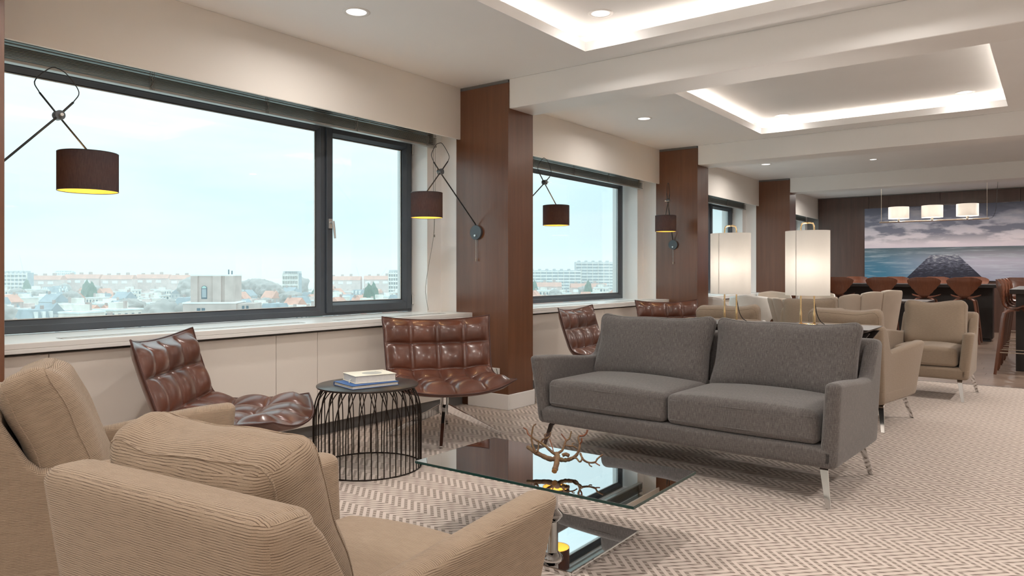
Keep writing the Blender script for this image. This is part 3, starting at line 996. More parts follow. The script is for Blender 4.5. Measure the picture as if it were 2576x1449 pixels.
for k, (x, y, a, lb) in enumerate([
        (-3.57, 2.19, 41, 'tufted brown leather chair turned sideways in front of the left window'),
        (-3.47, 3.84, -37, 'tufted brown leather chair facing the camera beside the nearest walnut pillar'),
        (-3.39, 5.99, 8, 'tufted brown leather chair seen between the nearest pillar and the sofa'),
        (-3.47, 7.82, -38, 'tufted brown leather chair whose back shows below the far wall lamp')]):
    o = CH if k == 0 else copy_tree(CH)
    o.location = (x, y, 0); o.rotation_euler = (0, 0, R(a))
    set_props(o, lb, 'chair', CHG)

# ================================================================ TABLES
# --- smoked glass coffee table on a chrome pedestal
GT = empty('coffee_table', (-1.74, 2.61, 0), R(0.5)); set_props(GT, 'low smoked glass coffee table on a chrome pedestal and plate', 'coffee table')
bev(MB().box(-.532, .532, -.283, .283, .309, .3195).build('glass_top', 'smoked_mirror_glass', GT), .0008, 1)
e = MB(); ring
for (a, b, c, d) in [(-.5335, -.532, -.2845, .2845), (.532, .5335, -.2845, .2845), (-.532, .532, -.2845, -.283), (-.532, .532, .283, .2845)]: e.box(a, b, c, d, .3088, .3192)
e.build('glass_edge', 'glass_edge_green', GT)
bev(MB().box(-.275, .275, -.28, .28, 0.0, .02).build('base_plate', 'mirror_chrome', GT), .004, 2)
MB().lathe([(.028, .02), (.028, .085), (.034, .09), (.048, .108), (.050, .118), (.034, .134), (.028, .14), (.028, .295), (.045, .300), (.045, .309)], 28).build('pedestal', 'mirror_chrome', GT, auto=35)

# --- cage side tables made of bent rods
def cage_table():
    t = empty('cage_side_table')
    MB().lathe([(.295, .478), (.298, .482), (.298, .488), (.295, .490)], 64).build('table_top', 'bronze_top', t, auto=40)
    a = [(.315 * math.cos(2 * PI * k / 64), .315 * math.sin(2 * PI * k / 64), .004) for k in range(64)]
    MB().tube(a, .004, 6, closed=True).build('base_ring', 'bronze_wire', t, smooth=True)
    a = [(.252 * math.cos(2 * PI * k / 48), .252 * math.sin(2 * PI * k / 48), .475) for k in range(48)]
    MB().tube(a, .004, 6, closed=True).build('upper_ring', 'bronze_wire', t, smooth=True)
    def rod(tw):
        p = []
        for (r, z, f) in [(.315, .004, 0), (.315, .12, 0), (.315, .22, 0), (.314, .31, .08), (.308, .37, .3), (.294, .42, .62), (.274, .455, .88), (.252, .476, 1.0)]:
            p.append((r * math.cos(tw * f), r * math.sin(tw * f), z))
        m = MB(); m.tube(catmull(p, 20), .0032, 6); return m
    n = 56
    protos = [rod(.13).build('rod', 'bronze_wire', t, smooth=True), rod(-.13).build('rod', 'bronze_wire', t, smooth=True)]
    for k in range(2, n):
        o = protos[k % 2].copy(); COL.objects.link(o); o.rotation_euler = (0, 0, 2 * PI * k / n)
    protos[1].rotation_euler = (0, 0, 2 * PI / n)
    return t
ct = cage_table(); ct.location = (-3.28, 2.955, 0)
set_props(ct, 'round dark wire cage side table with two books on it', 'side table', 'wire cage side tables')
c2 = copy_tree(ct); c2.location = (-1.52, 7.10, 0)
set_props(c2, 'dark wire cage side table between the far beige armchairs', 'side table', 'wire cage side tables')

# --- books
def book(name, label, loc, rz, w, d, h, cover, extra=None):
    t = empty(name, loc, rz); set_props(t, label, 'book')
    c = MB().box(-w / 2, w / 2, -d / 2, d / 2, 0, .003).box(-w / 2, w / 2, -d / 2, d / 2, h - .003, h).box(-w / 2, -w / 2 + .003, -d / 2, d / 2, .003, h - .003)
    bev(c.build('cover', cover, t), .001, 1)
    MB().box(-w / 2 + .003, w / 2 - .005, -d / 2 + .005, d / 2 - .005, .003, h - .003).build('pages', 'book_pages', t)
    return t
bk = book('book', 'thin blue hardback lying under the cream book on the wire table', (-3.255, 2.92, .490), R(-14), .24, .30, .022, 'book_blue')
for k in range(7):   # small pale lettering along the spine
    hh = [.007, .010, .008, .010, .006, .009, .007][k]
    MB().box(-.1208, -.1200, -.085 + k * .014, -.085 + k * .014 + [.006, .004, .007, .005, .006, .004, .006][k], .007, .007 + hh * .8).build('letter', 'book_cream', bk)
bk = book('book', 'thick cream book with a grey disc on its cover, on top of the blue book', (-3.265, 2.955, .5125), R(-20), .20, .255, .044, 'book_cream')
MB().lathe([(.058, .044), (.058, .0445), (.001, .0446)], 40, .01, .01).build('cover_disc', 'book_grey', bk)
MB().box(-.045, -.038, .05, .10, .044, .0445).build('cover_mark', 'book_grey', bk)
rp = catmull([(.03, -.118, .02), (.03, -.131, .018), (.032, -.137, .012), (.036, -.139, .004), (.046, -.143, .0015)], 14)
m = MB(); vs = []; 
for p in rp: vs += [p + Vector((-.005, 0, 0)), p + Vector((.005, 0, 0)), p + Vector((.005, -.0008, .0008)), p + Vector((-.005, -.0008, .0008))]
fs = []
for i in range(len(rp) - 1):
    for k in range(4): fs.append((i * 4 + k, i * 4 + (k + 1) % 4, i * 4 + 4 + (k + 1) % 4, i * 4 + 4 + k))
m.add(vs, fs); m.build('ribbon_marker', 'ribbon_cream', bk, smooth=True)

# --- knotty branch lying on the glass
BR = empty('branch', (-1.79, 2.56, .3195)); set_props(BR, 'knotty bare driftwood branch lying on the glass coffee table', 'branch')
def bpt(u, v, t=3.06): return sight(1300 + u * 260 / 1570, 1040 + v * 240 / 1449, t) - Vector((-1.79, 2.56, .3195))
def limb(name, pts, r0, r1, mat='bark', parent=BR, n=10, seed=1):
    P = catmull([bpt(*p) for p in pts], max(8, len(pts) * 5))
    rnd = random.Random(seed)
    rs = [max(.0022, (r0 + (r1 - r0) * i / (len(P) - 1)) * (1 + rnd.uniform(-.14, .16))) for i in range(len(P))]
    P = [Vector((p.x, p.y, max(p.z, rs[i] * .9))) for i, p in enumerate(P)]
    return MB().tube(P, rs, n).build(name, mat, parent, smooth=True)
tr = limb('trunk', [(575, 870, 2.97), (605, 760, 3.0), (620, 660, 3.05), (600, 610, 3.08)], .0115, .0105)
MB().disc(bpt(571, 876, 2.962), Vector(bpt(571, 880, 2.955)) - Vector(bpt(605, 760, 3.0)), .0112, .0015, 12).build('cut_end', 'cut_wood', tr)
l2 = limb('bough', [(600, 690, 3.04), (500, 690, 3.06), (380, 640, 3.09), (270, 580, 3.12), (165, 510, 3.16)], .0110, .0085, seed=2)
limb('bough', [(620, 690, 3.05), (720, 710, 3.06), (820, 690, 3.07), (900, 640, 3.09), (945, 560, 3.1), (960, 470, 3.12)], .010, .0045, seed=3)
limb('twig', [(960, 470, 3.12), (935, 380, 3.13), (950, 330, 3.14)], .0048, .0040, seed=4)
limb('twig', [(945, 345, 3.14), (1020, 335, 3.13), (1060, 295, 3.13), (1075, 250, 3.13)], .0036, .0040, 'bark_tip', seed=5)
limb('twig', [(955, 470, 3.12), (985, 430, 3.11), (985, 375, 3.11)], .0034, .0036, 'bark_tip', seed=6)
limb('twig', [(850, 680, 3.07), (905, 680, 3.05), (955, 735, 3.02), (990, 690, 3.02), (965, 600, 3.06)], .0042, .0034, seed=7)
limb('bough', [(965, 610, 3.06), (1010, 700, 3.02), (1090, 745, 3.0), (1190, 740, 2.99), (1225, 690, 2.99), (1305, 625, 3.0)], .0048, .0034, seed=8)
limb('twig', [(1190, 745, 2.99), (1225, 770, 2.98), (1260, 790, 2.97)], .0030, .0024, 'bark_tip', seed=9)
limb('twig', [(1090, 750, 3.0), (1110, 790, 2.99), (1140, 808, 2.98)], .0028, .0022, seed=10)
limb('bough', [(600, 620, 3.07), (540, 590, 3.08), (450, 510, 3.1), (370, 450, 3.12), (280, 400, 3.13), (215, 350, 3.14)], .0068, .0036, seed=11)
limb('twig', [(215, 350, 3.14), (170, 310, 3.15), (150, 250, 3.16), (100, 215, 3.16)], .0034, .0026, 'bark_tip', seed=12)
limb('twig', [(280, 580, 3.11), (240, 480, 3.12), (225, 380, 3.13), (235, 270, 3.13), (255, 190, 3.13), (295, 160, 3.13)], .0052, .0026, seed=13)
limb('twig', [(370, 460, 3.12), (390, 400, 3.12), (450, 375, 3.11), (500, 345, 3.11), (515, 285, 3.11)], .0042, .0026, seed=14)
limb('twig', [(430, 380, 3.11), (425, 320, 3.11), (460, 310, 3.11)], .0024, .0020, seed=15)
limb('twig', [(620, 610, 3.07), (690, 560, 3.09), (720, 490, 3.1), (745, 420, 3.11), (800, 380, 3.11), (830, 270, 3.11)], .0062, .0026, seed=16)
limb('twig', [(750, 410, 3.11), (715, 360, 3.12), (675, 310, 3.12)], .0028, .0022, 'bark_tip', seed=17)
limb('twig', [(730, 485, 3.1), (800, 495, 3.09), (860, 500, 3.09), (920, 535, 3.09)], .0038, .0026, seed=18)
limb('twig', [(845, 495, 3.09), (845, 455, 3.1), (880, 450, 3.1)], .0022, .0018, seed=19)
limb('twig', [(555, 570, 3.08), (530, 480, 3.1), (500, 390, 3.11)], .0020, .0016, 'bark_tip', seed=20)
limb('twig', [(285, 590, 3.1), (320, 560, 3.1), (330, 480, 3.11), (330, 410, 3.11)], .0050, .0022, seed=21)
limb('knot', [(690, 640, 3.06), (740, 620, 3.06), (790, 640, 3.05)], .0085, .0070, seed=22)

# ================================================================ LAMPS
def point_light(parent, name, loc, power, col, r=.03):
    d = bpy.data.lights.new(name, 'POINT'); d.energy = power; d.color = col; d.shadow_soft_size = r
    o = bpy.data.objects.new(name, d); COL.objects.link(o); o.location = loc; o.parent = parent
    return o

def wall_lamp(label, base, nrm, knob, shade, power=5.0, dia=.265, hgt=.195):
    """swing-arm lamp: disc on the pillar, two rods crossing in a knob, flex looping over the top, drum shade"""
    b = Vector(base); k = Vector(knob) - b; s = Vector(shade) - b; n = Vector(nrm)
    t = empty('wall_lamp', base); set_props(t, label, 'wall lamp', 'swing-arm wall lamps with dark drum shades')
    o = MB().disc((0, 0, 0), n, .062, .026, 32).build('wall_plate', 'knob_grey', t, auto=35); bev(o, .003, 2)
    MB().disc(n * .026 + Vector((0, 0, -.028)), n, .009, .012, 14).build('switch_button', 'handle_alu', t, auto=40)
    MB().tube([n * .018 + Vector((0, 0, -.06)), n * .018 + Vector((0, 0, -.235))], .0016, 6).tube([n * .018 + Vector((0, 0, -.222)), n * .018 + Vector((0, 0, -.25))], .005, 8).build('pull_cord', 'nickel', t)
    top = s + Vector((0, 0, hgt / 2 + .01))
    d1 = (k - (n * .03 + Vector((0, 0, .045)))).normalized(); d2 = (k - top).normalized()
    e1 = k + d1 * .10; e2 = k + d2 * .13
    side = Vector((d1.y * d2.z - d1.z * d2.y, d1.z * d2.x - d1.x * d2.z, d1.x * d2.y - d1.y * d2.x)).normalized() * .006
    MB().tube([n * .012 + Vector((0, 0, .05)), n * .03 + Vector((0, 0, .075)), k + side, e1 + side], .0055, 8).build('lower_arm', 'black_metal', t, smooth=True)
    MB().tube([top - d2 * .0, k - side, e2 - side], .0050, 8).build('upper_arm', 'black_metal', t, smooth=True)
    MB().disc(k - side.normalized() * .02, side.normalized(), .024, .04, 18).build('joint_knob', 'knob_grey', t, auto=35)
    MB().disc(k + side.normalized() * .02, side.normalized(), .008, .02, 10).build('joint_screw', 'handle_alu', t, auto=35)
    up = (d1 + d2).normalized()
    MB().tube(catmull([e1 + side, e1 + d1 * .045 + up * .025, k + up * .215 + (e1 - e2) * .28, k + up * .232, k + up * .222 + (e2 - e1) * .26, e2 + d2 * .035 + up * .025, e2 - side], 32), .0028, 6).build('flex_loop', 'black_metal', t, smooth=True)
    r = dia / 2
    sh = MB().lathe([(r, s.z - hgt / 2), (r, s.z + hgt / 2)], 48, s.x, s.y, caps=False).build('shade', 'shade_linen_dark', t, smooth=True)
    MB().lathe([(r - .0025, s.z - hgt / 2 + .001), (r - .0025, s.z + hgt / 2 - .001)], 48, s.x, s.y, caps=False).build('shade_lining', 'shade_lining_gold', sh, smooth=True)
    for zz in (-1, 1):
        MB().tube([(s.x + (r - .001) * math.cos(2 * PI * q / 48), s.y + (r - .001) * math.sin(2 * PI * q / 48), s.z + zz * hgt / 2) for q in range(48)], .0022, 5, closed=True).build('shade_hoop', 'black_metal', sh, smooth=True)
    m = MB()
    for q in range(3):
        a = 2 * PI * q / 3 + .4
        m.tube([(s.x, s.y, s.z + hgt / 2 - .012), (s.x + (r - .003) * math.cos(a), s.y + (r - .003) * math.sin(a), s.z + hgt / 2 - .006)], .0018, 5)
    m.build('spider', 'black_metal', sh)
    MB().tube([top, s + Vector((0, 0, .03))], .014, 12).build('lamp_holder', 'black_metal', t, smooth=False)
    MB().lathe([(.002, s.z - .062), (.022, s.z - .052), (.032, s.z - .028), (.028, s.z), (.014, s.z + .03)], 20, s.x, s.y).build('bulb', 'bulb_warm', t, smooth=True)
    point_light(t, 'lamp_light', (s.x, s.y, s.z - .015), power, (1.0, .70, .40), .034)
    return t
t_ = NT('shade_lining_gold')
d_ = t_.n('BsdfDiffuse', Color=c4(.85, .55, .14)); tl_ = t_.n('BsdfTranslucent', Color=t_.mix(t_.noise(t_.coord('Object'), 30.0), c4(.75, .45, .12), c4(.85, .52, .16)))
mx_ = t_.n('MixShader'); mx_.inputs[0].default_value = .2
t_.t.links.new(d_.outputs[0], mx_.inputs[1]); t_.t.links.new(tl_.outputs[0], mx_.inputs[2]); t_.t.links.new(mx_.outputs[0], t_.o.inputs['Surface'])

wall_lamp('dark drum wall lamp hanging in front of the left window', (-4.0, 1.22, 1.525), (0, 1, 0), (-4.0, 1.562, 1.937), (-4.0, 1.70, 1.667), dia=.28)
wall_lamp('dark drum wall lamp fixed to the left face of the nearest pillar', (-4.01, 4.86, 1.497), (0, -1, 0), (-4.01, 4.39, 1.97), (-4.0, 4.22, 1.684), dia=.25)
wall_lamp('dark drum wall lamp hanging in front of the second window', (-4.0, 5.22, 1.50), (0, 1, 0), (-4.0, 5.877, 2.03), (-4.0, 6.08, 1.72))
wall_lamp('dark drum wall lamp fixed to the second pillar', (-4.0, 8.86, 1.512), (0, -1, 0), (-3.94, 8.56, 2.06), (-3.88, 8.36, 1.757), dia=.257)

# --- console table behind the sofa with two tall table lamps
CT = empty('console_table', (-1.62, 5.21, 0)); set_props(CT, 'slim dark wood console table behind the sofa with splayed legs', 'console table')
o = MB().hexa([(-.80, -.22, .765), (.64, -.22, .765), (.64, .22, .765), (-.80, .22, .765), (-.84, -.235, .79), (.68, -.235, .79), (.68, .235, .79), (-.84, .235, .79)]).build('table_top', 'dark_table', CT); bev(o, .002, 1)
MB().box(-.74, .56, -.17, .17, .70, .765).build('apron', 'espresso', CT)
for (sx, fx) in ((-.70, -.74), (.50, .575)):
    for sy in (-1, 1):
        y0 = sy * .16; yf_ = sy * .20
        pr = MB()
        pr.hexa([(fx - .025, yf_ - .012, 0), (fx + .025, yf_ - .012, 0), (fx + .025, yf_ + .012, 0), (fx - .025, yf_ + .012, 0), (sx - .05, y0 - .014, .765), (sx + .06, y0 - .014, .765), (sx + .06, y0 + .014, .765), (sx - .05, y0 + .014, .765)])
        pr.hexa([(sx - .03, y0 - .012, .60), (sx + .05, y0 - .012, .60), (sx + .05, y0 + .012, .60), (sx - .03, y0 + .012, .60), (sx - .06, y0 - .014, .764), (sx + .17 * (1 if sx > 0 else .5), y0 - .014, .764), (sx + .17 * (1 if sx > 0 else .5), y0 + .014, .764), (sx - .06, y0 + .014, .764)])
        bev(pr.build('leg', 'espresso', CT), .002, 1)

def table_lamp(label, x, y):
    z = .7905
    t = empty('table_lamp', (x, y, z)); set_props(t, label, 'table lamp', 'white table lamps on the console')
    r, z0, z1 = .145, .205, .645
    # shade: slightly flattened cylinder, open at both ends
    n = 56; prof = [z0, z0 + .001, z1 - .001, z1]
    def ringp(rr, zz): return [(rr * math.cos(2 * PI * k / n), rr * .78 * math.sin(2 * PI * k / n), zz) for k in range(n)]
    m = MB(); vs = ringp(r, z0) + ringp(r, z1) + ringp(r - .003, z1) + ringp(r - .003, z0)
    fs = []
    for a in range(4):
        for k in range(n): fs.append((a * n + k, a * n + (k + 1) % n, ((a + 1) % 4) * n + (k + 1) % n, ((a + 1) % 4) * n + k))
    m.add(vs, fs); sh = m.build('shade', 'shade_opal', t, smooth=False, auto=40)
    MB().box(-.048, -.044, -.78 * r * .955 - .0012, -.78 * r * .955 + .003, z0 + .002, z1 - .002).build('shade_seam', 'shade_opal', sh)
    for s in (-1, 1):
        MB().tube(catmull([(s * .044, 0, .006), (s * .044, 0, .10), (s * .044, 0, .30), (s * .044, 0, .62), (s * .043, 0, .675), (s * .034, 0, .697), (s * .018, 0, .70), (0, 0, .70)], 40), [.0085] * 5 + [.0058] * 35, 8).build('frame_rod', 'brass', t, smooth=True)
    MB().tube([(-.05, 0, .006), (.05, 0, .006)], .006, 8).tube([(-.05, -.05, .006), (-.05, .05, .006)], .006, 8).tube([(.05, -.05, .006), (.05, .05, .006)], .006, 8).build('foot', 'brass', t, smooth=True)
    m = MB()
    for s in (-1, 1): m.tube([(s * .044, 0, z0 + .03), (s * (r - .004), 0, z0 + .03)], .002, 5)
    m.build('spider', 'brass', t)
    MB().tube(catmull([(.046, .006, .16), (.056, .02, .08), (.07, .05, .03), (.085, .10, .004)], 14), .003, 6).build('flex', 'black_metal', t, smooth=True)
    MB().lathe([(.003, .36), (.026, .375), (.034, .40), (.028, .43), (.014, .47)], 18).build('bulb', 'bulb_soft', t, smooth=True)
    MB().lathe([(.016, .47), (.016, .52)], 14).build('lamp_holder', 'brass', t)
    point_light(t, 'lamp_light', (0, 0, .395), 10.0, (1.0, .92, .84), .06)
    return t
table_lamp('left of the two tall white table lamps on the console', -1.905, 5.20)
table_lamp('right and larger-looking of the two white table lamps on the console', -1.368, 5.20)

# --- pendant with three shades over the bar table
PD = empty('pendant_lamp', (-1.74, 14.5, 2.055)); set_props(PD, 'hanging bar light with three pale drum shades in front of the seascape', 'pendant lamp')
MB().tube([(-.83, 0, 0), (.83, 0, 0)], .014, 10).build('bar', 'nickel', PD, smooth=False)
for x in (-.80, .80): MB().tube([(x, 0, 0), (x, 0, HC - 2.055)], .004, 6).build('suspension_rod', 'nickel', PD)
MB().tube(catmull([(.83, 0, 0), (.88, 0, .02), (.92, 0, .14), (.94, 0, .42), (.955, 0, HC - 2.055)], 20), .003, 5).build('flex', 'black_metal', PD, smooth=True)
for x in (-.52, 0.0, .52):
    MB().tube([(x, 0, .005), (x, 0, .055)], .022, 12).build('lamp_holder', 'nickel', PD)
    r = .165
    sh = MB().lathe([(r, .055), (r, .26), (r - .003, .26), (r - .003, .055), (r, .055)], 36, x, 0, caps=False).build('shade', 'shade_opal', PD, auto=40)
    MB().lathe([(.01, .10), (.03, .12), (.03, .15), (.012, .18)], 14, x, 0).build('bulb', 'bulb_soft', PD, smooth=True)
    point_light(PD, 'lamp_light', (x, 0, .135), 8.0, (1.0, .88, .76), .05)

# ================================================================ FAR SEATING AND BAR
def ply_stool():
    t = empty('bar_stool')
    prof = [(-.235, 1.075), (-.228, 1.0), (-.205, .92), (-.185, .84), (-.165, .775), (-.11, .74), (-.02, .735), (.09, .745), (.17, .742), (.21, .728)]
    NS, NW = 46, 17
    C = catmull([(x, 0, z) for x, z in prof], NS)
    HW = [(0, .12), (.025, .19), (.06, .238), (.10, .25), (.17, .238), (.26, .188), (.35, .135), (.44, .082), (.52, .040), (.56, .038), (.63, .11), (.72, .19), (.83, .215), (.93, .195), (1.0, .10)]
    front = []; back = []
    for i in range(NS):
        s = i / (NS - 1); hw = lerp_tab(HW, s)
        tg = (C[min(i + 1, NS - 1)] - C[max(i - 1, 0)]).normalized(); n = Vector((-tg.z, 0, tg.x)); n = n if n.dot(Vector((1, 0, 1))) > 0 else -n
        for j in range(NW):
            w = -1 + 2 * j / (NW - 1)
            p = Vector((C[i].x, w * hw, C[i].z)) + n * (.9 * (w * hw) ** 2)
            front.append(p + n * .006); back.append(p - n * .006)
    fs = [(i * NW + j, (i + 1) * NW + j, (i + 1) * NW + j + 1, i * NW + j + 1) for i in range(NS - 1) for j in range(NW - 1)]
    nb = NS * NW
    rim = [i * NW for i in range(NS)] + [(NS - 1) * NW + j for j in range(1, NW)] + [i * NW + NW - 1 for i in range(NS - 2, -1, -1)] + [j for j in range(NW - 2, 0, -1)]
    fs += [tuple(reversed([k + nb for k in f])) for f in fs[:]] + [(b, a, a + nb, b + nb) for a, b in zip(rim, rim[1:] + rim[:1])]
    mesh_obj('seat_shell', front + back, fs, 'ply_walnut', t, auto=50)
    for sx in (-1, 1):
        for sy in (-1, 1):
            P = catmull([(sx * .03, sy * .03, .722), (sx * .11, sy * .10, .718), (sx * .155, sy * .14, .685), (sx * .185, sy * .17, .45), (sx * .235, sy * .215, 0)], 16)
            m = MB(); vs = []
            for i, p in enumerate(P):
                w = .020 - .008 * i / 15
                d = Vector((sx, sy, 0)).normalized(); q = Vector((-d.y, d.x, 0))
                tg = (P[min(i + 1, 15)] - P[max(i - 1, 0)]).normalized(); nn = tg.cross(q).normalized()
                for a, b in ((-1, -1), (1, -1), (1, 1), (-1, 1)): vs.append(p + q * (a * w) + nn * (b * .009))
            f2 = [(3, 2, 1, 0), (60, 61, 62, 63)]
            for i in range(15):
                for k in range(4): f2.append((i * 4 + k, i * 4 + (k + 1) % 4, i * 4 + 4 + (k + 1) % 4, i * 4 + 4 + k))
            vs = [Vector((v.x, v.y, max(0, v.z))) for v in vs]
            m.add(vs, f2); m.build('leg', 'ply_walnut', t)
    q = .205
    MB().tube([(q, q * .92, .25), (-q, q * .92, .25), (-q, -q * .92, .25), (q, -q * .92, .25)], .006, 6, closed=True).build('footrest', 'nickel', t)
    return t
ST = ply_stool(); used = [False]
def stool(x, y, a, label, group):
    o = ST if not used[0] else copy_tree(ST); used[0] = True
    o.location = (x, y, 0); o.rotation_euler = (0, 0, R(a)); set_props(o, label, 'bar stool', group)
for k, x in enumerate((-3.11, -2.42, -1.78, -1.21)):
    stool(x, 14.0, 90, ['leftmost walnut bar stool on the near side of the long bar table', 'second walnut stool from the left on the near side of the bar table', 'third walnut stool from the left on the near side of the bar table', 'rightmost walnut stool on the near side of the long bar table'][k], 'walnut stools on the near side of the bar table')
for k, x in enumerate((-3.17, -2.47, -1.80, -1.22)):
    stool(x, 15.32, -90, ['walnut stool opposite the leftmost one across the bar table', 'walnut stool behind the bar table left of the painted pier', 'walnut stool behind the bar table in front of the painted pier', 'rightmost walnut stool on the far side of the bar table'][k], 'walnut stools on the far side of the bar table')
for k, y in enumerate((10.08, 10.70, 11.32, 11.94)):
    stool(-.33, y, 0, ['nearest walnut stool of the row at the right edge', 'second walnut stool in the row along the right-hand table', 'third walnut stool in the row along the right-hand table', 'farthest walnut stool in the row along the right-hand table'][k], 'walnut stools along the right-hand table')
stool(-.47, 13.42, -90, 'walnut stool at the far end of the right-hand table with its back to the picture', 'walnut stool at the table end')
def bar_table(label, x0, x1, y0, y1, z=.955):
    t = empty('bar_table', ((x0 + x1) / 2, (y0 + y1) / 2, 0)); set_props(t, label, 'bar table')
    w, d = (x1 - x0) / 2, (y1 - y0) / 2
    bev(MB().box(-w, w, -d, d, z - .055, z).build('table_top', 'espresso', t), .003, 1)
    if w > d:
        bx, by = w - .06, d * .42
        bev(MB().box(-bx, bx, -by, by, 0.05, z - .055).build('plinth', 'espresso', t), .003, 1)
        MB().box(-bx + .03, bx - .03, -by + .03, by - .03, 0, .05).build('kick', 'gasket_black', t)
    else:
        for s_ in (-1, 1): bev(MB().box(-w + .06, w - .06, s_ * (d - .10) - .035, s_ * (d - .10) + .035, 0, z - .055).build('end_panel', 'espresso', t), .003, 1)
bar_table('long dark bar table in front of the seascape picture', -3.62, -.80, 14.22, 15.10)
bar_table('dark bar table cut off by the right edge of the photograph', -.45, .38, 10.30, 13.0)

# white shell chairs around dark dining tables
def shell_chair():
    t = empty('shell_chair')
    n, m_ = 40, 14
    out = []; inn = []
    for i in range(n):
        a = -1.95 + 3.9 * i / (n - 1)                         # 0 = back centre
        k = abs(a) / 1.95
        top = .40 - .06 * k - .20 * smooth01(.52, .80, k) + .05 * smooth01(.88, 1, k)
        for j in range(m_):
            v = j / (m_ - 1)
            z = .44 + top * v
            rr = .245 + .055 * v + .02 * math.sin(PI * v)
            cx = -math.cos(a) * rr - .04 * v * (1 - k); cy = math.sin(a) * rr
            th = .022
            out.append(Vector((cx, cy, z))); inn.append(Vector((cx + math.cos(a) * th, cy - math.sin(a) * th, z + .002)))
    fs = [(i * m_ + j, i * m_ + j + 1, (i + 1) * m_ + j + 1, (i + 1) * m_ + j) for i in range(n - 1) for j in range(m_ - 1)]
    nb = n * m_
    rim = [i * m_ + m_ - 1 for i in range(n)] + [(n - 1) * m_ + j for j in range(m_ - 2, -1, -1)] + [i * m_ for i in range(n - 2, -1, -1)] + [j for j in range(1, m_ - 1)]
    sh = mesh_obj('shell', out, fs, 'shell_white', t, smooth=True)
    sh.modifiers.new('thickness', 'SOLIDIFY').thickness = .018
    li = mesh_obj('upholstery', inn, [tuple(reversed(f)) for f in fs], 'shell_beige', t, smooth=True)
    li.modifiers.new('thickness', 'SOLIDIFY').thickness = .010
    rb('seat', (.46, .46, .09), .04, 'shell_white', t, lambda x, y, z: Vector((x * (1 - .25 * (abs(y) / .23) ** 3 * .4) + .02, y, z + .44)), (8, 8, 2), 3)
    MB().lathe([(.20, 0), (.20, .012), (.05, .03), (.032, .06), (.032, .36), (.09, .41)], 28).build('pedestal', 'shell_white', t, auto=40)
    return t
SH = shell_chair()
for k, (x, y, a, lb) in enumerate([(-3.72, 9.75, 60, 'white shell chair nearest the window behind the left table lamp'), (-3.52, 10.42, 100, 'white shell chair with curved arms in front of the dark dining table'),
                                   (-3.72, 12.25, -60, 'white shell chair beyond the dining table, left of the pair'), (-3.10, 12.25, -85, 'white shell chair beyond the dining table, right of the pair')]):
    o = SH if k == 0 else copy_tree(SH)
    o.location = (x, y, 0); o.rotation_euler = (0, 0, R(a)); set_props(o, lb, 'chair', 'white shell dining chairs')
def dining_table(label, x0, x1, y0, y1, z=.75):
    t = empty('dining_table', ((x0 + x1) / 2, (y0 + y1) / 2, 0)); set_props(t, label, 'dining table')
    w, d = (x1 - x0) / 2, (y1 - y0) / 2
    bev(MB().box(-w, w, -d, d, z - .035, z).build('table_top', 'dark_table', t), .003, 1)
    MB().box(-.05, .05, -.05, .05, .02, z - .035).build('column', 'espresso', t)
    MB().box(-.28, .28, -.28, .28, 0, .02).build('foot', 'espresso', t)
dining_table('dark dining table between the white shell chairs', -3.85, -2.85, 10.95, 11.75)
dining_table('dark dining table behind the right table lamp', -2.55, -1.45, 11.6, 12.4)

# curved settee with upright channels, seen from behind
CS = empty('settee', (-2.36, 9.90, 0), R(-8)); set_props(CS, 'beige settee with a fanned channel-quilted back seen from behind', 'settee')
nchan = 8
for i in range(nchan):
    def ang(k): return -1.05 + 2.1 * k / nchan
    a0, a1 = ang(i), ang(i + 1)
    def fn(x, y, z, a0=a0, a1=a1, i=i):
        u = (x + .5); a = a0 + (a1 - a0) * u
        g = z + .5
        hh = .80 + .13 * smooth01(.35, 1.0, (a + 1.05) / 2.1) + .012 * math.sin(PI * u)
        zz = .20 + g * (hh - .20)
        rr = .78 + .16 * g + y * .11 + .022 * math.sin(PI * u) * (1 if y > 0 else -1)
        return Vector((math.sin(a) * rr, .62 - math.cos(a) * rr, zz))
    vs, fs = round_box((1, 1, 1), .10, (5, 2, 8), 2, fn)
    mesh_obj('back_channel', vs, fs, 'shell_beige', CS, smooth=True, uv=True)
rb('seat', (1.25, .62, .16), .05, 'shell_beige', CS, lambda x, y, z: Vector((x, y + .22, z + .36)), (8, 6, 2), 3)
rb('base', (1.25, .60, .12), .03, 'shell_beige', CS, lambda x, y, z: Vector((x, y + .22, z + .22)), (8, 6, 2), 3)
for sx in (-1, 1):
    for sy in (0, .44): MB().tube([(sx * .5, sy, .17), (sx * .54, sy, 0)], [.018, .012], 10).build('leg', 'espresso', CS)

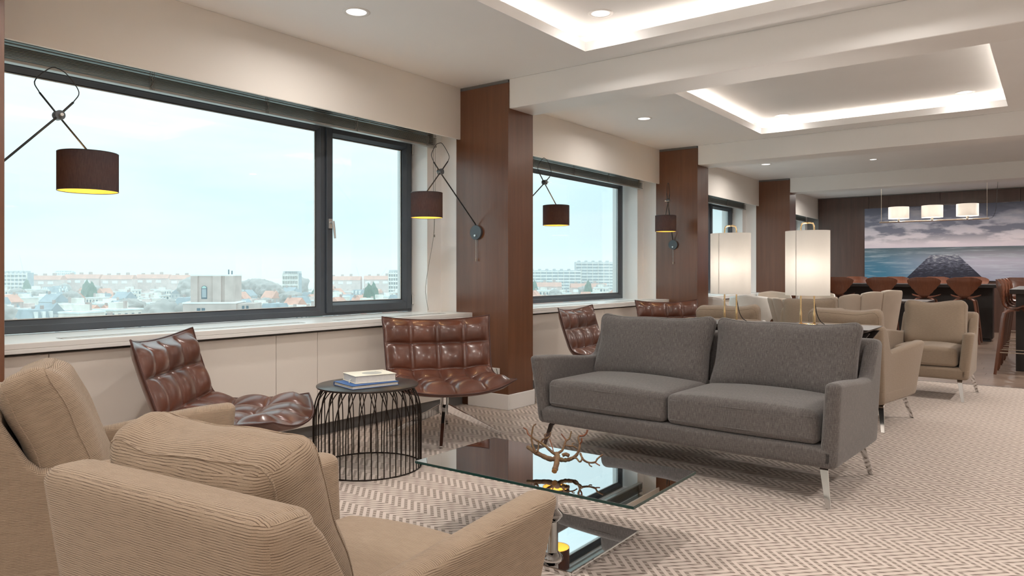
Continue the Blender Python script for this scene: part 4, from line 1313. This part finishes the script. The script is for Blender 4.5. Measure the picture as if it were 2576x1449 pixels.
# ================================================================ PICTURE, SOCKET
def seascape():
    """photograph of a stone pier running out to a grey sea under broken cloud; local x across, z up, in metres"""
    t = NT('seascape_print')
    sp = t.n('SeparateXYZ'); oc = t.coord('Object'); t.t.links.new(oc, sp.inputs[0])
    x, z = sp.outputs[0], sp.outputs[2]
    HZ = .67
    # sky
    zs = t.math('DIVIDE', t.math('SUBTRACT', z, HZ), .83)
    base = t.ramp(zs, [(0.0, (.66, .58, .66)), (.14, (.74, .67, .72)), (.34, (.62, .58, .64)), (.66, (.34, .36, .45)), (1.0, (.10, .12, .18))])
    warp = t.n('CombineXYZ'); t.t.links.new(x, warp.inputs[0]); t.t.links.new(t.math('MULTIPLY', z, 3.2), warp.inputs[1])
    n1 = t.noise(warp.outputs[0], 1.7, 7, .52)
    dark = t.ramp(n1, [(.46, (0, 0, 0)), (.55, (1, 1, 1))])
    lit = t.ramp(n1, [(.30, (1, 1, 1)), (.44, (0, 0, 0))])
    amt = t.ramp(zs, [(.05, (0, 0, 0)), (.35, (.85, .85, .85))])
    sky = t.mix(t.math('MULTIPLY', dark, amt), base, c4(.10, .115, .175))
    sky = t.mix(t.math('MULTIPLY', lit, .30), sky, c4(.85, .78, .78))
    # sea
    zz = t.math('DIVIDE', z, HZ)
    blue = t.ramp(zz, [(0, (.035, .17, .28)), (.55, (.06, .17, .26)), (.85, (.09, .16, .21)), (1.0, (.07, .12, .15))])
    mauve = t.ramp(zz, [(0, (.25, .27, .36)), (.6, (.42, .41, .50)), (.86, (.19, .20, .23)), (1.0, (.07, .10, .12))])
    sea = t.mix(t.ramp(t.math('DIVIDE', x, 3.2), [(.12, (0, 0, 0)), (.62, (1, 1, 1))]), blue, mauve)
    wv = t.n('CombineXYZ'); t.t.links.new(t.math('MULTIPLY', x, .55), wv.inputs[0]); t.t.links.new(t.math('MULTIPLY', z, 6.0), wv.inputs[1])
    n2 = t.noise(wv.outputs[0], 2.6, 4, .6)
    sea = t.mix(t.ramp(n2, [(.50, (0, 0, 0)), (.75, (.55, .55, .55))]), sea, c4(.55, .62, .68))
    # pier
    PX, TOP = 1.445, .515
    half = t.math('MULTIPLY_ADD', t.math('SUBTRACT', TOP, z), .92, .235)
    ins = t.math('LESS_THAN', t.math('ABSOLUTE', t.math('SUBTRACT', x, PX)), half)
    pier_m = t.math('MULTIPLY', ins, t.math('LESS_THAN', z, TOP))
    pv = t.n('CombineXYZ'); t.t.links.new(t.math('MULTIPLY', x, 1.6), pv.inputs[0]); t.t.links.new(t.math('MULTIPLY', z, 6.0), pv.inputs[1])
    n3 = t.noise(pv.outputs[0], 7.0, 5, .68)
    wet = t.ramp(t.math('ADD', n3, t.math('MULTIPLY', t.math('SUBTRACT', z, .30), .75)), [(.42, (.012, .014, .030)), (.60, (.10, .11, .16)), (.82, (.58, .60, .63))])
    col = t.mix(t.math('GREATER_THAN', z, HZ), sea, sky)
    col = t.mix(pier_m, col, wet)
    t.bsdf(col, .45)
seascape()
PC = empty('seascape_picture', (-3.255, Y_FAR - .022, .99)); set_props(PC, 'large seascape photograph of a pier under clouds on the far wall', 'picture')
MB().box(0, 4.3, -.035, -.031, 0, 1.505).build('print', 'seascape_print', PC)
MB().box(.004, 4.296, -.031, 0, .004, 1.501).build('backing_board', 'gasket_black', PC)

SK = empty('wall_socket', (-3.805, 4.86, .305)); set_props(SK, 'small white double socket low on the nearest pillar', 'socket')
bev(MB().box(-.043, .043, -.010, 0, -.04, .04).build('face_plate', 'lamp_white_part', SK), .002, 1)
MB().disc((0, -.0105, 0), (0, 1, 0), .019, .002, 20).build('socket_well', 'sill_white', SK)
MB().tube(catmull([(.01, -.012, .035), (.03, -.03, .03), (.03, -.02, -.03), (.0, -.02, -.10)], 12), .003, 6).build('plug_lead', 'cord_grey', SK, smooth=True)
SP = empty('ceiling_sensor', (-.62, 14.0, 2.70)); set_props(SP, 'small white ceiling fitting at the right edge above the picture', 'ceiling fitting')
SP.location = (-.50, 13.6, HC)
MB().lathe([(.05, 0), (.05, -.02), (.03, -.03), (.028, -.055), (.002, -.06)], 20).build('housing', 'lamp_white_part', SP, auto=40)
MB().lathe([(.02, -.058), (.001, -.064)], 14).build('lens', 'bead_white', SP)

# ================================================================ THE CITY OUTSIDE
GZ = -23.0
for nm, col in [('far_brick', (.50, .40, .37)), ('far_pink', (.66, .52, .48)), ('far_white', (.80, .79, .77)), ('far_cream', (.76, .71, .65)), ('far_grey', (.55, .56, .56)), ('far_tile', (.66, .36, .28)),
                ('far_slate', (.36, .40, .43)), ('far_flat', (.78, .82, .82)), ('far_dark', (.13, .17, .20)), ('far_twig', (.40, .37, .35)), ('far_green', (.15, .22, .17)), ('far_trunk', (.25, .22, .2)), ('far_ground', (.55, .56, .54)),
                ('far_tower', (.55, .455, .42)), ('far_verdigris', (.45, .62, .58)), ('far_trim', (.85, .86, .85))]:
    plain(nm, col, .85, nscale=.35, namt=.12)
g = MB().add([(-2600, -900, GZ), (-30, -900, GZ), (-30, 2600, GZ), (-2600, 2600, GZ)], [(0, 1, 2, 3)]).build('city_ground', 'far_ground')
struct(g, 'hazy ground between the far houses')

def house_proto(wall, roof, w, d, h, rh, kind, floors=3, bays=3):
    t = empty('town_house')
    MB().box(-w / 2, w / 2, -d / 2, d / 2, 0, h).build('walls', wall, t)
    if kind == 'gable':
        MB().prism([(-d / 2 - .3, h), (d / 2 + .3, h), (0, h + rh)], 'x', -w / 2 - .2, w / 2 + .2).build('roof', roof, t)
    elif kind == 'mansard':
        m = MB().hexa([(-w / 2 - .2, -d / 2 - .2, h), (w / 2 + .2, -d / 2 - .2, h), (w / 2 + .2, d / 2 + .2, h), (-w / 2 - .2, d / 2 + .2, h), (-w / 2 + .9, -d / 2 + 1.2, h + rh), (w / 2 - .9, -d / 2 + 1.2, h + rh), (w / 2 - .9, d / 2 - 1.2, h + rh), (-w / 2 + .9, d / 2 - 1.2, h + rh)])
        ro = m.build('roof', roof, t)
        for k in range(bays):
            x = -w / 2 + w * (k + .5) / bays
            MB().box(x - .6, x + .6, -d / 2 - .1, -d / 2 + 1.4, h + .4, h + rh - .5).build('dormer', 'far_white', ro)
    else:
        ro = MB().box(-w / 2 - .25, w / 2 + .25, -d / 2 - .25, d / 2 + .25, h, h + .5).build('roof', roof, t)
        MB().box(-w * .2, w * .15, -d * .2, d * .25, h + .5, h + .5 + rh).build('roof_hut', wall, ro)
    m = MB()
    for f_ in range(floors):
        for k in range(bays):
            x = -w / 2 + w * (k + .5) / bays; zz = h - 2.6 - f_ * 3.2
            m.box(x - w / bays * .24, x + w / bays * .24, -d / 2 - .08, -d / 2 + .1, zz, zz + 1.7)
            m.box(w / 2 - .1, w / 2 + .08, -d / 2 + d * (k + .35) / bays, -d / 2 + d * (k + .7) / bays, zz, zz + 1.7)
    m.build('windows', 'far_dark' if wall in ('far_white', 'far_cream') else 'far_slate', t)['kind'] = 'stuff'
    MB().box(w * .28, w * .28 + .9, -.5, .5, h + rh * .3, h + rh + 1.0).build('chimney', 'far_brick', t)
    return t
protos = [(house_proto('far_white', 'far_slate', 9, 10, 9.5, 3.2, 'mansard', 3, 3), 'pale town house with a slate mansard roof in the hazy city'),
          (house_proto('far_brick', 'far_tile', 8, 10, 9, 4.0, 'gable', 3, 3), 'brick town house with a red tiled gable in the hazy city'),
          (house_proto('far_cream', 'far_flat', 12, 11, 10.5, 2.0, 'flat', 3, 4), 'cream flat-roofed block in the hazy city'),
          (house_proto('far_pink', 'far_flat', 9, 9, 8.5, 1.6, 'flat', 2, 3), 'pinkish flat-roofed house in the hazy city'),
          (house_proto('far_white', 'far_flat', 14, 9, 8, 1.8, 'flat', 2, 5), 'long white flat-roofed house in the hazy city'),
          (house_proto('far_grey', 'far_slate', 9, 10, 10, 3.4, 'gable', 3, 3), 'grey house with a dark gable in the hazy city')]
rnd = random.Random(42)
spotsH = []
def free(p, r):
    for q, s in spotsH:
        if (p - q).length < r + s: return False
    return True
TOWER_T = 150.0
spotsH.append((sight(546, 700, TOWER_T).to_2d(), 12))
placed = [0] * len(protos)
def put(pi, p, a, sc_=(1, 1, 1)):
    pr, lb = protos[pi]
    o = pr if placed[pi] == 0 else copy_tree(pr)
    placed[pi] += 1
    o.location = (p.x, p.y, GZ); o.rotation_euler = (0, 0, a); o.scale = sc_
    set_props(o, lb, 'house', 'hazy houses seen through the windows: ' + lb.split(' in the')[0])
total = 0
for (t0, t1, cnt) in [(185, 260, 44), (260, 360, 80), (360, 480, 86), (480, 640, 84)]:
    tries = 0; c = 0
    while c < cnt and tries < cnt * 40:
        tries += 1
        u = rnd.uniform(-150, 1640)
        if 1130 < u < 1330 and rnd.random() < .85: continue
        t = rnd.uniform(t0, t1)
        p = sight(u, 700, t).to_2d()
        if not free(p, 7.6): continue
        spotsH.append((p, 7.6))
        pi = rnd.choices(range(6), [4, 3, 3, 2, 3, 2])[0]
        a = rnd.choice([0, PI / 2, PI, -PI / 2]) + R(37) * .5 + rnd.uniform(-.12, .12)
        s = rnd.uniform(.72, .95)
        put(pi, p, a, (s, s, rnd.uniform(.78, 1.12)))
        c += 1; total += 1

# bare trees and a few evergreens
def tree_proto(mat, conifer=False, seed=1):
    t = empty('city_tree')
    rn = random.Random(seed)
    bm = bmesh.new(); bmesh.ops.create_icosphere(bm, subdivisions=4, radius=1.0)
    for v in bm.verts:
        n = v.co.normalized()
        k = 1 + .22 * math.sin(n.x * 5 + seed) * math.sin(n.y * 6 + 1) * math.sin(n.z * 5 + 2) + rn.uniform(-.045, .055) + .07 * math.sin(n.x * 13 + 1) * math.sin(n.y * 12) * math.sin(n.z * 14 + seed)
        v.co = n * k
        if conifer: v.co.z *= 1.5; f_ = 1 - .45 * max(0, n.z); v.co.x *= .6 * f_; v.co.y *= .6 * f_
        else: v.co.z *= .85
    me = bpy.data.meshes.new('crown'); bm.to_mesh(me); bm.free(); me.materials.append(MATS[mat]); me.polygons.foreach_set('use_smooth', [True] * len(me.polygons))
    o = bpy.data.objects.new('crown', me); COL.objects.link(o); o.parent = t; o.scale = (4.5, 4.5, 4.5); o.location = (0, 0, 8.2)
    MB().tube([(0, 0, 0), (0, 0, 6)], [.45, .25], 7).build('trunk', 'far_trunk', t)
    return t
TP = [tree_proto('far_twig', seed=2), tree_proto('far_twig', seed=5), tree_proto('far_green', True, 3)]
tused = [0, 0, 0]
def plant(k, u, t, s, tries=25):
    for _ in range(tries):
        p = sight(u, 700, t)
        if free(p.to_2d(), 5.4 * s): break
        u += rnd.uniform(-30, 30); t += rnd.uniform(-14, 14)
    else: return
    spotsH.append((p.to_2d(), 5.0 * s))
    o = TP[k] if tused[k] == 0 else copy_tree(TP[k]); tused[k] += 1
    o.location = (p.x, p.y, GZ); o.scale = (s, s, s); o.rotation_euler = (0, 0, rnd.uniform(0, 6))
    set_props(o, ['leafless rounded grey tree in the hazy city', 'leafless lumpy grey-brown tree in the hazy city', 'dark evergreen tree in the hazy city'][k], 'tree', ['grey bare city trees', 'grey-brown bare city trees', 'city evergreens'][k])
for (u, t, s) in [(425, 210, 1.35), (455, 230, 1.55), (400, 240, 1.3), (440, 185, 1.0), (415, 260, 1.6), (470, 260, 1.5), (385, 200, .9), (480, 215, 1.2), (365, 290, 1.2), (340, 300, 1.1)]:
    plant(rnd.choice([0, 1]), u, t, s)
for _ in range(26):
    plant(rnd.choice([0, 1]), rnd.uniform(605, 700), rnd.uniform(420, 520), rnd.uniform(1.5, 2.1))
for _ in range(60):
    plant(rnd.choice([0, 1, 1, 0, 2]), rnd.uniform(-50, 1600), rnd.uniform(240, 640), rnd.uniform(.8, 1.25))
for (u, t) in [(765, 330), (775, 335), (280, 360), (262, 400), (905, 420), (1395, 560), (1430, 565)]: plant(2, u, t, 1.2)

# long terraces with orange roofs along the skyline
for k, (u, t, L, h, rz) in enumerate([(118, 690, 32, 17.5, 37), (212, 705, 34, 18.5, 37), (300, 700, 30, 18, 37), (388, 720, 32, 18.5, 37), (464, 700, 24, 18, 37), (868, 760, 34, 16.5, 37), (958, 760, 34, 17, 37), (1372, 690, 30, 11, 40), (1480, 690, 34, 10, 40)]):
    p = sight(u, 700, t)
    tt = empty('terrace_block', (p.x, p.y, GZ), R(rz))
    set_props(tt, ['long terrace with orange roof at the left end of the skyline', 'second orange-roofed terrace on the skyline', 'third orange-roofed terrace on the skyline', 'fourth orange-roofed terrace on the skyline', 'orange-roofed terrace just left of the brick tower', 'orange-roofed terrace seen through the casement', 'right orange-roofed terrace seen through the casement', 'orange-roofed terrace below the apartment slab', 'right orange-roofed terrace below the apartment slabs'][k], 'terrace', 'orange-roofed terraces on the skyline')
    MB().box(-L / 2, L / 2, -5, 5, 0, h).build('walls', 'far_pink', tt)
    ro = MB().prism([(-5.6, h), (5.6, h), (2, h + 4), (-2, h + 4)], 'x', -L / 2, L / 2).build('roof', 'far_tile', tt)
    for q in range(int(L // 9)):
        MB().box(-L / 2 + 4 + q * 9, -L / 2 + 6.5 + q * 9, -1.2, 1.2, h + 3.6, h + 5.4 + (q % 3) * .5).build('chimney', 'far_brick', ro)
        MB().box(-L / 2 + 2 + q * 9, -L / 2 + 7 + q * 9, -5.15, -4.9, h - 4, h - 1.6).build('window_band', 'far_trim', tt)

# brick tower with an arched window and its lower wings
BT = empty('brick_tower', (*sight(546, 700, TOWER_T).to_2d(), GZ), YAW + R(8)); set_props(BT, 'square brick tower with one arched window in the city view', 'tower')
top = 24.15 - .35
w = 4.05
MB().box(-w, w, -3.6, 3.6, 0, top - .3).build('shaft', 'far_tower', BT)
MB().box(-w - .12, w + .12, -3.72, 3.72, top - .3, top).build('coping', 'far_trim', BT)
for (a, b) in ((-w, -2.75), (.15, 1.75), (2.45, w)): MB().box(a, b, -3.95, -3.6, 18.2, top - .3).build('pilaster', 'far_tower', BT)
arch = [(-2.1, 18.9), (-1.0, 18.9), (-1.0, 21.0)] + [(-1.55 + .55 * math.cos(PI * k / 10), 21.0 + .55 * math.sin(PI * k / 10)) for k in range(1, 10)] + [(-2.1, 21.0)]
wo = MB().prism(arch, 'y', -3.68, -3.60).build('window_frame', 'far_dark', BT)
MB().prism([(-1.95, 19.2), (-1.15, 19.2), (-1.15, 20.9), (-1.95, 20.9)], 'y', -3.72, -3.66).build('pane', 'far_slate', wo)
MB().prism([(-1.98, 21.02), (-1.12, 21.02)] + [(-1.55 + .43 * math.cos(PI * k / 10), 21.04 + .43 * math.sin(PI * k / 10)) for k in range(1, 10)], 'y', -3.72, -3.66).build('pane', 'far_verdigris', wo)
lw = MB().box(-w - 1.2, w + .8, -4.9, 3.6, 0, 18.0).box(w, w + 4.2, -4.4, 3.0, 0, 17.9).build('lower_wing', 'far_tower', BT)
MB().box(-w - 1.3, w + .9, -5.0, 3.6, 18.0, 18.25).build('ledge', 'far_trim', lw)
for x in (-2.6, -1.7): MB().box(x, x + .65, -4.95, -4.88, 15.7, 17.1).build('window', 'far_dark', lw)
for x in (5.9, 6.7): MB().box(x, x + .45, -4.46, -4.38, 16.6, 17.5).build('window', 'far_dark', lw)
for x in (2.3, 2.95): MB().tube([(x, 0, top), (x, 0, top + (1.0 if x < 2.5 else .75))], .13, 8).build('flue', 'far_dark', BT)

# apartment slabs seen in the second window
def slab(label, u0, u1, v_top, t, rz=0):
    c = sight((u0 + u1) / 2, 700, t); L = (u1 - u0) / F_PX * t; h = EYE + (686 - v_top) / F_PX * t - GZ
    s = empty('apartment_slab', (c.x, c.y, GZ), YAW + R(rz)); set_props(s, label, 'apartment block')
    MB().box(-L / 2, L / 2, 0, 9, 0, h).build('core', 'far_slate', s)
    nf = int(h // 3.4)
    for k in range(nf): MB().box(-L / 2, L / 2, -1.2, 0, h - .9 - k * 3.4 - 1.0, h - .9 - k * 3.4 + .2).build('balcony_band', 'far_white', s)
    for k in range(10): MB().box(-L / 2 + L * k / 9 - .25, -L / 2 + L * k / 9 + .25, -1.3, 0, 0, h).build('party_wall', 'far_cream', s)
    for k in range(7): MB().box(-L / 2 + L * (k + .5) / 7 - 1.4, -L / 2 + L * (k + .5) / 7 + 1.4, 2, 6, h, h + 1.6).build('roof_hut', 'far_grey', s)
slab('tall pale apartment slab with balcony bands in the second window', 1448, 1575, 659, 820, 5)
slab('lower grey apartment slab left of the tall one in the second window', 1330, 1462, 680, 800, 8)
slab('pale hazy block behind the skyline left of the tower', 137, 181, 684, 1050, 0)
slab('brick apartment block at the left end of the skyline', -20, 68, 686, 640, 0)
slab('stepped brick block right of the bare wood', 712, 750, 688, 520, 0)
slab('white apartment block at the right edge of the casement', 978, 1030, 684, 620, 0)

# cranes on the skyline
for k, (u, v, t, L, tilt) in enumerate([(60, 690, 900, 24, -.22), (905, 700, 1000, 20, -.3), (955, 700, 1000, 18, .6)]):
    p = sight(u, v, t)
    cr = empty('tower_crane', (p.x, p.y, GZ)); set_props(cr, ['thin tower crane above the left end of the skyline', 'left of the two cranes seen through the casement', 'right of the two cranes seen through the casement'][k], 'crane', 'cranes on the skyline')
    zt = p.z - GZ
    MB().tube([(0, 0, 0), (0, 0, zt)], .35, 5).build('mast', 'far_grey', cr)
    e_ = Vector((RX[0] * math.sin(tilt), RX[1] * math.sin(tilt), math.cos(tilt))) * L
    MB().tube([(0, 0, zt), Vector((0, 0, zt)) + e_], [.35, .2], 5).build('jib', 'far_grey', cr)

# city haze: one thin even layer of mist over the roofs
hz = NT('city_haze')
vs_ = hz.n('VolumeScatter', Color=c4(1.0, 1.0, 1.0), Density=.0006, Anisotropy=0.0)
hz.t.links.new(vs_.outputs[0], hz.o.inputs['Volume'])
HZ_ = MB().box(-1900, -75, -700, 2000, GZ - 2, 45).build('city_mist', 'city_haze')
set_props(HZ_, 'pale winter mist lying over the far roofs', 'mist', kind='stuff')
